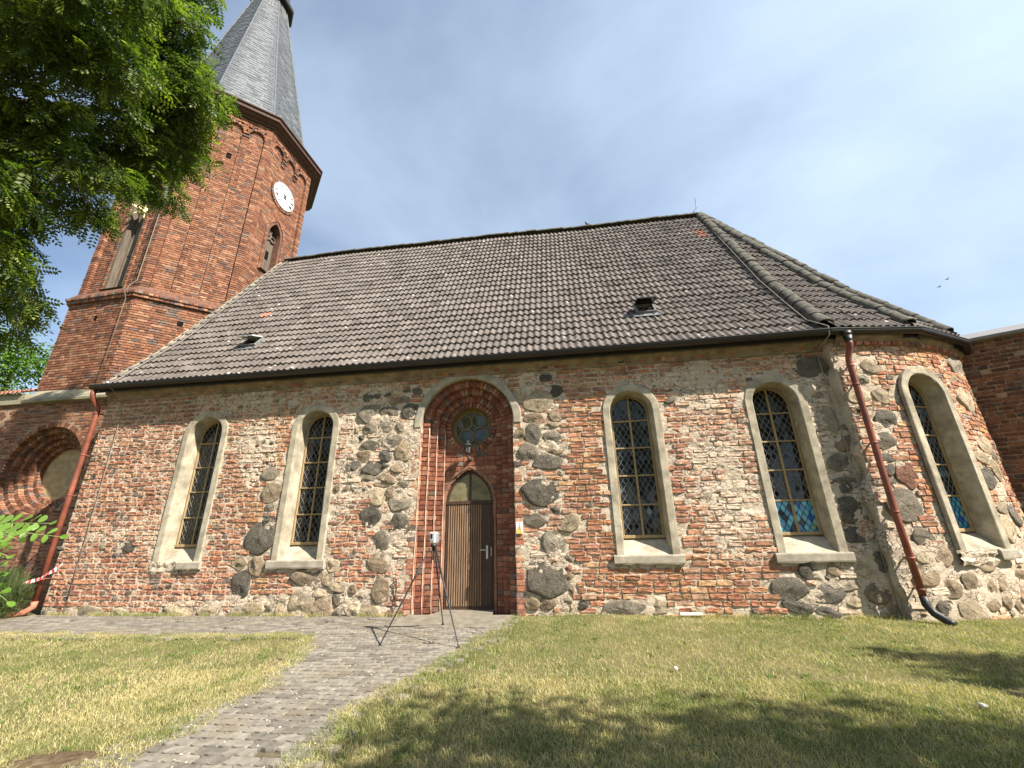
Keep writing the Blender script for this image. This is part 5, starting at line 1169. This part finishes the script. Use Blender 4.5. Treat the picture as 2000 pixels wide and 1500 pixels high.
# lawn blades
def blades(name, X, Yv, hmin, hmax, wd, lean, mat, colf, z0=None):
    n = len(X); a = RS.uniform(0, 2 * PI, n); h = RS.uniform(hmin, hmax, n); la = RS.uniform(0, 2 * PI, n); le = np.abs(RS.randn(n)) * lean * h
    z = (gz(X, Yv) + .020 * in_path(X, Yv, RS.uniform(.0, .30, n)) if z0 is None else z0 + 0 * X) - .004; dx, dy = np.cos(a) * wd / 2, np.sin(a) * wd / 2
    m1 = np.stack([X + np.cos(la) * le * .35, Yv + np.sin(la) * le * .35, z + h * .55], -1)
    tip = np.stack([X + np.cos(la) * le, Yv + np.sin(la) * le, z + h * .9], -1)
    V = np.stack([np.stack([X - dx, Yv - dy, z], -1), np.stack([X + dx, Yv + dy, z], -1), m1 + np.stack([dx, dy, 0 * dx], -1) * .8, m1 - np.stack([dx, dy, 0 * dx], -1) * .8, tip], 1).reshape(-1, 3)
    k = np.arange(n)[:, None] * 5; return tag(obj(name, np_mesh(name, V, [k + np.array([[0, 1, 2, 3]]), k + np.array([[3, 2, 4]])], mat, np.repeat(colf(X, Yv, n), 5, 0))), kind='stuff')
def lawn_col(X, Yv, n):
    g = .6 * fbm(X * 1.3, Yv * 1.3, 81, 4) + .4 * fbm(X * 4.1, Yv * 4.1, 85, 4) + .25 * (fbm(X * 6, Yv * 6, 83, 3) - .5); t = np.clip((g - .34) * 3.2 + RS.randn(n) * .30, 0, 1)[:, None]
    straw = np.array((.53, .445, .235)); gr = np.array((.21, .235, .075)); c = gr * (1 - t) + straw * t; c = c * RS.uniform(.6, 1.25, (n, 1)); return np.c_[c, np.ones(n)]
M_GRASS = leaf_material('grass_blade', .3)
def scatter(n, x0, x1, y0, y1):
    X = RS.uniform(x0, x1, n); Yv = RS.uniform(y0, y1, n); k = ~in_path(X, Yv, -.02) & (Yv < np.where(X > 5.8, 4.5 - np.sqrt(np.maximum(0, 4.66 ** 2 - (X - 5.85) ** 2)), -.02))
    k &= ~(np.hypot((X + 2.75) / .38, (Yv + 5.2) / .16) < 1 + RS.randn(n) * .15)
    return X[k], Yv[k]
pts = [scatter(150000, -3.8, 4.4, -5.9, -3.2), scatter(110000, -9.5, 7.0, -3.2, 0), scatter(42000, -9.0, -3.8, -5.4, -3.2), scatter(26000, 4.4, 10.5, -5, 1.2)]
blades('lawn_grass', np.concatenate([p[0] for p in pts]), np.concatenate([p[1] for p in pts]), .018, .052, .0048, .9, M_GRASS, lawn_col)['label'] = 'short dry yellow green mown lawn'
cx_, cy_ = scatter(420, -8, 6, -5.6, -.3); n = len(cx_); X = np.repeat(cx_, 9) + RS.randn(n * 9) * .022; Yv = np.repeat(cy_, 9) + RS.randn(n * 9) * .022
blades('lawn_weeds', X, Yv, .02, .045, .014, 1.6, M_GRASS, lambda X, Y_, m_: np.c_[np.array([(.10, .17, .03)]) * RS.uniform(.7, 1.5, (m_, 1)), np.ones(m_)])['label'] = 'small green weeds and clover in the lawn'
cx_, cy_ = scatter(6000, -9, 7, -5.8, -.2)
blades('dry_clippings', cx_, cy_, .012, .02, .004, 4.5, M_GRASS, lambda X, Y_, m_: np.c_[np.array([(.62, .53, .31)]) * RS.uniform(.7, 1.2, (m_, 1)), np.ones(m_)])['label'] = 'pale dry grass clippings lying on the lawn'
# loose clippings and tufts along walls and path edges
X = RS.uniform(-10, 6.8, 9000); Yv = -np.abs(RS.randn(9000)) * .07 - .03; k = ((X < -2.4) | (X > -.3)) & (fbm(X * 1.5, X * 0, 91, 3) > .42); 
blades('wall_foot_grass', X[k], Yv[k], .03, .12, .005, .6, M_GRASS, lawn_col, 0.0)['label'] = 'dry grass tufts along the foot of the wall'
X = np.concatenate([RS.uniform(-4, 0, 90000), RS.uniform(-9.5, -2.8, 40000)]); Yv = np.concatenate([RS.uniform(-5.6, -1.2, 90000), RS.uniform(-2.05, -1.3, 40000)]); k = in_path(X, Yv, .14) & ~in_path(X, Yv, -.14 + .3 * (fbm(X * 3, Yv * 3, 97, 3) - .5)) & (RS.rand(len(X)) < .75); 
blades('path_edge_grass', X[k], Yv[k], .015, .05, .005, 1.3, M_GRASS, lawn_col)['label'] = 'dry grass creeping over the path edge'
n = 700; X = RS.uniform(-4.5, .2, n); Yv = RS.uniform(-5.6, -.9, n); k = in_path(X, Yv, 0); X, Yv = X[k], Yv[k]; VV = []
for x, y in zip(X, Yv):
    a = RS.uniform(0, 6.28); s = RS.uniform(.004, .011); VV += [(x + s * math.cos(a + t) * (1.4 if q % 2 else .8), y + s * math.sin(a + t), .017 + RS.uniform(0, .006)) for q, t in enumerate((0, 1.57, 3.14, 4.71))]
tag(obj('fallen_petals', np_mesh('fallen_petals', np.array(VV), np.arange(len(VV)).reshape(-1, 4), plain('petal', (.62, .57, .42), .8))), 'small pale petals scattered on the paving', None, None, 'stuff')
for x, y, w_, h_, lab in ((2.62, -.10, .36, .04, 'white slab fragment lying at the wall foot under the third window'), (1.74, -2.96, .035, .02, 'small white scrap of litter on the open lawn'), (3.92, -3.79, .04, .02, 'small white scrap of litter on the shaded lawn at far right')):
    b = MB(); z = float(gz(x, y)) + .03; b.box(x - w_ / 2, x + w_ / 2, y - .025, y + .03, z, z + h_, 0, .006); tag(b.build('stone_fragment' if w_ > .1 else 'litter_scrap', plain('chalk', (.72, .68, .60), .9)), lab, 'stone' if w_ > .1 else 'litter')

# ------------------------------------------------------------------ small things
lamp = thing('wall_lantern', (PCX + .0, .3, 3), 'small black wall lantern under the round window above the door', 'lantern')
lx, ly, lz = PCX - .02, .20, 3.02; b = MB()
b.tube([(lx, .43, lz - .10), (lx, .36, lz - .15), (lx, .28, lz - .16), (lx, ly, lz - .10), (lx, ly, lz - .04)], .014, 8); b.lathe([(.035, -.02), (.05, 0), (.04, .03)], (lx, .40, lz - .13), 10); b.lathe([(.02, -.05), (.045, -.03), (.055, 0)], (lx, ly, lz), 6); b.build('bracket', M_BLACK, lamp, True)
b = MB(); b.lathe([(.048, 0), (.065, .13)], (lx, ly, lz), 6); b.build('lantern_glass', glass_material('lantern_glass', (.10, .10, .09), .1), lamp)
b = MB()
for k in range(6): t = 2 * PI * k / 6; b.tube([(lx + .05 * math.cos(t), ly + .05 * math.sin(t), lz), (lx + .068 * math.cos(t), ly + .068 * math.sin(t), lz + .13)], .005, 4)
b.lathe([(.085, .13), (.088, .14), (.05, .185), (.02, .20), (.018, .22), (.008, .25)], (lx, ly, lz), 12); b.build('cap', plain('lantern_cap', (.03, .032, .03), .4, .5), lamp)
sg = thing('notice_sign', (-.24, -.02, 1.4), 'small white and yellow notice sign fixed right of the doorway', 'sign')
b = MB(); b.box(-.305, -.175, -.045, -.02, 1.385, 1.595, 0, .005); b.build('sign_board', M_WHITE, sg)
b = MB(); b.box(-.298, -.182, -.0475, -.0455, 1.392, 1.45, 0); b.poly([(-.29, -.0475, 1.46), (-.245, -.0475, 1.46), (-.262, -.0475, 1.53)]); b.build('yellow_print', plain('yellow_print', (.70, .48, .10), .6, .3, .1), sg)
b = MB(); b.poly([(-.26, -.047, 1.455), (-.205, -.047, 1.455), (-.225, -.047, 1.545), (-.24, -.047, 1.545)]); b.poly([(-.25, -.047, 1.56), (-.225, -.047, 1.56), (-.225, -.047, 1.58), (-.25, -.047, 1.58)]); b.build('sign_print', plain('sign_print', (.45, .26, .12), .6), sg)
# surveying tripod and scanner
tri = thing('survey_tripod', (-1.4, -1.65, 0), 'black three-legged surveying tripod standing before the church door', 'tripod')
apex = Vector((-1.385, -1.62, 1.26))
for fx, fy in ((-1.923, -2.10), (-.803, -2.205), (-1.414, -.89)):
    f = Vector((fx, fy, .02 if fy < -1 else .045)); d_ = (apex - f); b = MB()
    st = apex - d_.normalized() * .06 + Vector((fx - apex.x, fy - apex.y, 0)).normalized() * .03
    cuts = [0, .30, .31, .33, .345, .60, .61, .63, .645, .985, 1]; rad = [.0135, .0135, .018, .018, .0115, .0115, .0155, .0155, .0095, .008, .004]
    b.tube([st.lerp(f, c) for c in cuts], rad, 8); lg = b.build('leg', M_BLACK, tri, True)
    b = MB(); b.lathe([(.012, .0), (.019, .008), (.017, .03), (.009, .045)], (f.x, f.y, f.z - .018), 8); b.build('foot', M_BLACK, lg, True)
b = MB(); b.lathe([(.022, -.09), (.028, -.04), (.05, -.03), (.052, -.005), (.045, .0), (.045, .015)], tuple(apex), 12); b.tube([apex, apex - Vector((0, 0, .22))], .012, 8); b.build('tripod_head', M_BLACK, tri, True)
scn = thing('laser_scanner', (-1.385, -1.62, 1.28), 'small white box scanner with dark screen mounted on the tripod', 'scanner')
Ms = Matrix.Translation((-1.385, -1.62, 1.28)) @ Matrix.Rotation(-.35, 4, 'Z'); b = MB(); b.T = lambda x, y, z: tuple(Ms @ Vector((x, y, z)))
b.box(-.055, .055, -.045, .04, .0, .16, 0, .014); b.build('scanner_body', M_WHITE, scn)
b = MB(); b.T = lambda x, y, z: tuple(Ms @ Vector((x, y, z))); b.box(-.035, .005, -.049, -.044, .065, .135, 0, .003); b.build('screen', M_BLACK, scn)
b = MB(); b.T = lambda x, y, z: tuple(Ms @ Vector((x, y, z))); b.box(.057, .062, -.03, .03, .02, .145, 0, .002); b.box(-.06, .06, .042, .055, .01, .15, 0, .004); b.build('scanner_side', plain('grey_case', (.25, .26, .27), .5), scn)
b = MB(); b.T = lambda x, y, z: tuple(Ms @ Vector((x, y, z))); b.box(-.03, .03, -.048, -.0455, .02, .045, 0); b.build('grille', plain('grille', (.45, .45, .45), .6), scn)
b = MB(); b.tube([(-2.615, -.035, .62), (-2.60, -.06, .64), (-2.595, -.045, .58), (-2.595, -.03, .12)], .012, 6); tag(b.build('wall_rod', plain('rod_brown', (.09, .045, .03), .9)), 'thin brown rod on the wall left of the portal foot', 'rod')  # thin brown rod set against the wall
# barrier tape on the left downpipe
tp = thing('barrier_tape', (-10.2, -.2, .8), 'torn red and white barrier tape tied round the left downpipe', 'tape')
M_TR = plain('tape_red', (.60, .06, .05), .5); P3 = [(-11.6, -.35, .50), (-11.0, -.32, .56), (-10.55, -.30, .64), (-10.38, -.24, .68), (-10.26, -.22, .72), (-10.12, -.26, .80), (-9.98, -.24, .87), (-9.90, -.2, .97)]
seg_ = []
for A, B in zip(P3, P3[1:]):
    for k in range(3): seg_.append((Vector(A).lerp(Vector(B), k / 3), Vector(A).lerp(Vector(B), (k + 1) / 3)))
b = MB()
for k, (A, B) in enumerate(seg_):
    ha, hb = [Vector((.012 * math.sin(q * 1.3), .016 * math.cos(q * .9), .034)) for q in (k, k + 1)]; b.poly([A - ha, B - hb, B + hb, A + ha], k % 2)
b.build('tape_strip', [M_WHITE, M_TR], tp)
# pigeon on the ridge and two birds far off
def bird(loc, s, label, name, spread):
    t = thing(name, loc, label, 'bird', None); b = MB(); x, y, z = loc
    if spread:
        b.tube([(x - .16 * s, y, z), (x, y, z + .01 * s), (x + .15 * s, y, z)], [.01 * s, .05 * s, .015 * s], 6)
        for q in (-1, 1): b.poly([(x - .06 * s, y, z + .02 * s), (x + .07 * s, y, z + .02 * s), (x + .02 * s, y + q * .2 * s, z + .12 * s), (x - .05 * s, y + q * .36 * s, z + .06 * s)])
    else:
        b.tube([(x + .16 * s, y, z + .04 * s), (x + .05 * s, y, z + .08 * s), (x - .05 * s, y, z + .13 * s), (x - .09 * s, y, z + .20 * s), (x - .11 * s, y, z + .25 * s), (x - .15 * s, y, z + .25 * s)], [.012 * s, .05 * s, .062 * s, .04 * s, .032 * s, .004 * s], 8)
        for q in (-1, 1): b.tube([(x - .02 * s, y + q * .02, z + .09 * s), (x - .02 * s, y + q * .02, z)], .006, 5)
    b.build('bird_body', plain('feather', (.10, .10, .11), .8), t, True)
bird((2.06, 4.5, 12.02), 0.85, 'grey pigeon perched on the roof ridge', 'pigeon', False)
bird((38.4, 32.9, 23.6), 1.1, 'lower of two dark birds flying far off at right', 'flying_bird', True)
bird((38.9, 32.4, 24.1), 1.1, 'upper of two dark birds flying far off at right', 'flying_bird', True)

# ------------------------------------------------------------------ trees and plants
def pinnate(npair, L, lw, ll, droop, rng):
    V = []; Q = []
    for k in range(npair * 2 + 1):
        t = (k // 2 + .6) / npair if k < npair * 2 else 1.0
        side = (1 if k % 2 else -1) if k < npair * 2 else 0
        bx = L * min(t, 1.); bz = -droop * L * t * t; ang = side * 1.15; dx, dy = math.cos(ang), math.sin(ang); l = ll * (1 - .25 * abs(t - .5)) * rng.uniform(.85, 1.1)
        nx, ny = -dy * lw / 2, dx * lw / 2; dz = -rng.uniform(.1, .5) * l
        i = len(V); V += [(bx, 0, bz), (bx + dx * l * .5 - nx, dy * l * .5 - ny, bz + dz * .5 + .002), (bx + dx * l, dy * l, bz + dz), (bx + dx * l * .5 + nx, dy * l * .5 + ny, bz + dz * .5 + .002)]; Q.append((i, i + 1, i + 2, i + 3))
    return np.array(V), np.array(Q)
_rg = random.Random(3)
LEAFT = [pinnate(_rg.choice((5, 6, 7)), .24, .031, .066, _rg.uniform(.15, .5), _rg) for _ in range(6)]
def simple_leaf(s):
    return np.array([(0, 0, 0), (s * .5, -s * .32, .02), (s, 0, -.03), (s * .5, s * .32, .02)]), np.array([(0, 1, 2, 3)])
def leaves(name, C, rad, n, tmpl, parent, cols, scale=(.8, 1.25), flat=1.0, drp=.5, shell=.55):
    VV = []; QQ = []; CC = []; off = 0; C = np.array(C, float)
    w_ = np.array([r ** 2.2 for r in rad]); cnt = np.maximum(3, (w_ / w_.sum() * n)).astype(int)
    for c, r, m_ in zip(C, rad, cnt):
        d = RS.randn(m_, 3); d /= np.linalg.norm(d, axis=1)[:, None]; rr = r * (shell + (1.18 - shell) * RS.rand(m_)) ** .8
        P = c + d * rr[:, None] * (1, 1, flat)
        ids = RS.randint(0, len(tmpl), m_)
        az = np.arctan2(d[:, 1], d[:, 0]) + RS.randn(m_) * .7; el = -drp + RS.randn(m_) * .4 + d[:, 2] * .3; ro = RS.randn(m_) * .6; s = RS.uniform(scale[0], scale[1], m_)
        for k, (V, Q) in enumerate(tmpl):
            q = ids == k
            if not q.any(): continue
            x = V[None, :, 0] * s[q, None]; y = V[None, :, 1] * s[q, None]; z = V[None, :, 2] * s[q, None]
            y, z = y * np.cos(ro[q, None]) - z * np.sin(ro[q, None]), y * np.sin(ro[q, None]) + z * np.cos(ro[q, None])
            ce, se = np.cos(el[q, None]), np.sin(el[q, None]); x, z = x * ce - z * se, x * se + z * ce
            ca, sa = np.cos(az[q, None]), np.sin(az[q, None])
            W = np.stack([P[q, 0:1] + x * ca - y * sa, P[q, 1:2] + x * sa + y * ca, P[q, 2:3] + z], -1); nv = len(V); mm = int(q.sum())
            VV.append(W.reshape(-1, 3)); QQ.append((Q[None] + off + np.arange(mm)[:, None, None] * nv).reshape(-1, 4))
            cc = np.array(cols)[RS.randint(0, len(cols), mm)] * RS.uniform(.7, 1.3, (mm, 1)); CC.append(np.repeat(np.c_[cc, np.ones(mm)], nv, 0)); off += mm * nv
    return obj(name, np_mesh(name, np.concatenate(VV), np.concatenate(QQ), M_LEAF, np.concatenate(CC)), parent)
def limb(b, A, B, r0, r1, bend=.12, n=6):
    A, B = Vector(A), Vector(B); d = B - A; o = d.orthogonal().normalized() * d.length * bend * random.uniform(-1, 1)
    P = [A + d * (k / n) + o * math.sin(PI * k / n) + Vector((random.gauss(0, .02), random.gauss(0, .02), .06 * d.length * math.sin(PI * k / n))) for k in range(n + 1)]
    b.tube(P, [r0 + (r1 - r0) * k / n for k in range(n + 1)], 6); return P
GREEN = [(.080, .120, .019), (.115, .158, .027), (.050, .082, .014), (.18, .22, .036), (.07, .108, .022)]
rob = thing('robinia_tree', (-9.2, -6.2, 0), 'tall tree with feathery leaves hanging into the upper left corner', 'tree')
TC += [(-8.2, -1.8, 10.46, .36), (-8.8, -1.9, 10.8, .4), (-8.4, -2.0, 9.9, .42), (-8.4, -1.6, 10.6, .4), (-9.4, -1.8, 9.8, .45), (-8.1, -2.6, 10.3, .4)]
b = MB(); tk = [Vector((-9.2, -6.2, -.1)), Vector((-9.1, -6.1, 2.5)), Vector((-8.8, -5.8, 5)), Vector((-8.5, -5.5, 7.5)), Vector((-8.0, -5.2, 10)), Vector((-7.6, -5, 12))]
b.tube(tk, [.26, .21, .17, .13, .09, .05], 10); b.build('trunk', M_BARK, rob, True)
b = MB(); hubs = []
for T_ in ((-7.4, -4.6, 8.4), (-7.2, -4.2, 7.2), (-6.8, -4.6, 9.4), (-8.0, -4.0, 6.2), (-6.6, -3.6, 9.0), (-7.2, -3.4, 8.0)):
    j = min(tk, key=lambda p: abs(p.z - (T_[2] - 1.6))); limb(b, j, T_, .075, .04, .08); hubs.append(Vector(T_))
for x, y, z, r in TC:
    p = Vector((x, y, z)); h = min(hubs, key=lambda q: (q - p).length); L_ = limb(b, h, p, .026, .009, .1)
    for k in range(5): limb(b, L_[random.randint(2, 6)], p + Vector((random.gauss(0, r * .7), random.gauss(0, r * .7), random.gauss(0, r * .6))), .007, .003, .1, 4)
b.build('branches', M_BARK, rob, True)
leaves('crown', [t[:3] for t in TC], [t[3] * (1.35 if t[2] < 6.7 else 1.0) for t in TC], 8600, LEAFT, rob, GREEN, (.85, 1.45), .85, .55, .25)
# shade trees behind the camera: only their shadows reach the lawn
def shade_tree(label, base, lobes, n):
    t = thing('broadleaf_tree', base, label, 'tree', None); b = MB(); top = Vector(np.mean([l[:3] for l in lobes], 0))
    b.tube([Vector(base) - Vector((0, 0, .1)), Vector(base).lerp(top, .35), Vector(base).lerp(top, .7), top], [.30, .24, .16, .06], 10)
    for x, y, z, r in lobes: limb(b, Vector(base).lerp(top, .6), (x, y, z), .07, .02, .08)
    b.build('trunk', M_BARK, t, True); leaves('crown', [l[:3] for l in lobes], [l[3] for l in lobes], n, [simple_leaf(.13), simple_leaf(.16)], t, GREEN, (.8, 1.3), .9, .4, .1)
def up(gx_, gy_, r, H): return (gx_ + H / 2.2 * 2, gy_ - H / 2.2, H, r)
shade_tree('broadleaf tree behind the viewer shading the front lawn', (9.2, -11.5, 0), [up(.05, -4.55, .85, 6.6), up(-.25, -5.5, .7, 6.2), up(.9, -5.4, 1.0, 7.0), up(1.85, -4.55, .85, 6.4), up(2.9, -4.7, .95, 7.2), up(4.0, -5.05, 1.0, 6.8), up(3, -6.2, 1.4, 7.6), up(.5, -6.8, 1.4, 6.6), up(5.2, -5.2, 1.3, 7.4), up(1.6, -7.6, 1.6, 8.2), up(4.4, -7.4, 1.6, 8.4)], 17000)
shade_tree('broadleaf tree beyond the right edge shading the lawn by the apse', (13.6, -7.4, 0), [up(4.35, -2.15, .28, 6.2), up(4.9, -2.45, .42, 6.6), up(5.6, -2.75, .55, 6.9), up(6.4, -2.9, .75, 7.2), up(7.4, -3.0, 1.0, 7.4), up(4.5, -3.0, .34, 6.2), up(5.3, -3.2, .4, 6.6), up(8.6, -3.2, 1.2, 8.2), up(7.6, -3.8, 1.2, 9)], 8000)
bgt = thing('background_tree', (-31, 10, 0), 'light green tree in the distance behind the wing at far left', 'tree'); b = MB()
b.tube([(-31, 10, -.1), (-31, 10, 5), (-31, 10, 11)], [.35, .25, .1], 8); b.build('trunk', M_BARK, bgt, True)
leaves('crown', [t[:3] for t in BG] + [(-31, 10, 8), (-33, 9, 9)], [t[3] for t in BG] + [2.2, 2.2], 9000, [simple_leaf(.16), simple_leaf(.2)], bgt, [(.12, .21, .03), (.09, .17, .025), (.15, .25, .045)], (.8, 1.3), .9, .3, .2)
# young robinia close to the camera at the left edge
sap = thing('robinia_sapling', (-3.5, -5.9, 0), 'young sapling with bright green oval leaflets at the left edge', 'plant'); b = MB(); st = (-3.55, -5.85, -.02); b.tube([st, (-3.5, -5.85, .7), (-3.42, -5.82, 1.5)], [.014, .011, .006], 6); b.build('stem', plain('green_stem', (.12, .14, .05), .7), sap, True)
M_STALK = plain('stalk', (.2, .28, .08), .7)
def big_leaf(A, B, npair, lw, ll):
    A, B = Vector(A), Vector(B); d = (B - A); L_ = d.length; up_ = Vector((0, 0, 1)); sd_ = d.cross(Vector((.45, -.75, .5))).normalized()
    b = MB(); b.tube([A, A + d * .5 - up_ * .025 * L_, B - up_ * .10 * L_], [.003, .0025, .0015], 5); stalk = b.build('leaf', M_STALK, sap, True)
    for k in range(npair * 2 + 1):
        t = .12 + .86 * (k // 2) / npair if k < npair * 2 else 1.0; side = (1 if k % 2 else -1) if k < npair * 2 else 0
        p = A + d * t - up_ * .10 * L_ * t * t; a = (d.normalized() * .35 + sd_ * side - up_ * random.uniform(.0, .35)).normalized() if side else d.normalized(); l = ll * random.uniform(.85, 1.1)
        nb = a.cross(Vector((random.gauss(.5, .3), random.gauss(-.7, .3), random.gauss(.5, .3)))).normalized() * lw / 2
        V = [p + a * (l * (.55 - .5 * math.cos(an))) + nb * math.sin(an) * (1 + .1 * math.cos(an)) + up_ * .004 * math.sin(an * 2) for an in [2 * PI * q / 10 for q in range(10)]]
        g = np.array((.15, .27, .04)) * random.uniform(.75, 1.2)
        obj('leaflet', np_mesh('leaflet', np.array([tuple(v) for v in V]), np.array([list(range(10))]), M_LEAF, np.array([(*g, 1)] * 10)), stalk)
big_leaf((-3.42, -5.82, 1.5), (-2.62, -5.85, 1.60), 9, .034, .062); big_leaf((-3.42, -5.82, 1.45), (-2.70, -5.95, 1.40), 9, .036, .064); big_leaf((-3.42, -5.8, 1.4), (-2.82, -5.9, 1.22), 8, .036, .062); big_leaf((-3.45, -5.8, 1.35), (-2.95, -5.7, 1.10), 8, .034, .06); big_leaf((-3.42, -5.82, 1.5), (-2.85, -5.6, 1.50), 8, .034, .06); big_leaf((-3.45, -5.85, 1.55), (-2.66, -5.95, 1.50), 9, .036, .064); big_leaf((-3.45, -5.85, 1.45), (-2.78, -5.9, 1.30), 9, .036, .064); big_leaf((-3.45, -5.85, 1.3), (-2.95, -5.85, 1.0), 8, .036, .062)
shr = thing('lavender_shrub', (-10.75, -.45, 0), 'low grey-green shrub at the foot of the left downpipe', 'shrub')
b = MB(); b.tube([(-10.75, -.45, -.02), (-10.75, -.45, .3)], [.03, .01], 6); b.build('stem', M_BARK, shr, True)
def spike(h): return np.array([(0, -.006, 0), (h, -.003, .01), (h, .003, .01), (0, .006, 0)]), np.array([(0, 1, 2, 3)])
leaves('foliage', [(-10.6, -.5, .2), (-10.85, -.45, .38), (-10.55, -.4, .42), (-11.1, -.5, .3), (-10.85, -.35, .62), (-11.3, -.4, .5)], [.27, .27, .24, .28, .22, .28], 5200, [spike(.22), spike(.15)], shr, [(.11, .14, .06), (.15, .18, .09), (.09, .12, .04)], (.7, 1.2), 1.0, -1.0, .1)
# far row of trees south of the churchyard, mirrored in the panes
for k, (x, y, h_, r_) in enumerate(((-26, -34, 13, 4.6), (-14, -38, 16, 5.4), (-3, -35, 14.5, 4.8), (8, -39, 17, 5.6), (19, -36, 15, 5.0), (31, -38, 16.5, 5.4))):
    t = thing('lime_tree', (x, y, 0), 'tall churchyard tree mirrored in the window panes, %s from the west' % ('first', 'second', 'third', 'fourth', 'fifth', 'sixth')[k], 'tree', 'trees mirrored in the church windows')
    b = MB(); b.tube([(x, y, -.1), (x, y, h_ * .4), (x + .3, y, h_ * .8)], [.4, .3, .1], 8); b.build('trunk', M_BARK, t, True)
    lob = [(x + random.gauss(0, r_ * .5), y + random.gauss(0, r_ * .4), h_ * random.uniform(.3, .85), r_ * random.uniform(.4, .62)) for _ in range(9)]
    leaves('crown', [l[:3] for l in lob], [l[3] for l in lob], 2600, [simple_leaf(.5), simple_leaf(.62)], t, GREEN, (.8, 1.3), .9, .4, .1)
sc.cycles.max_bounces = 6
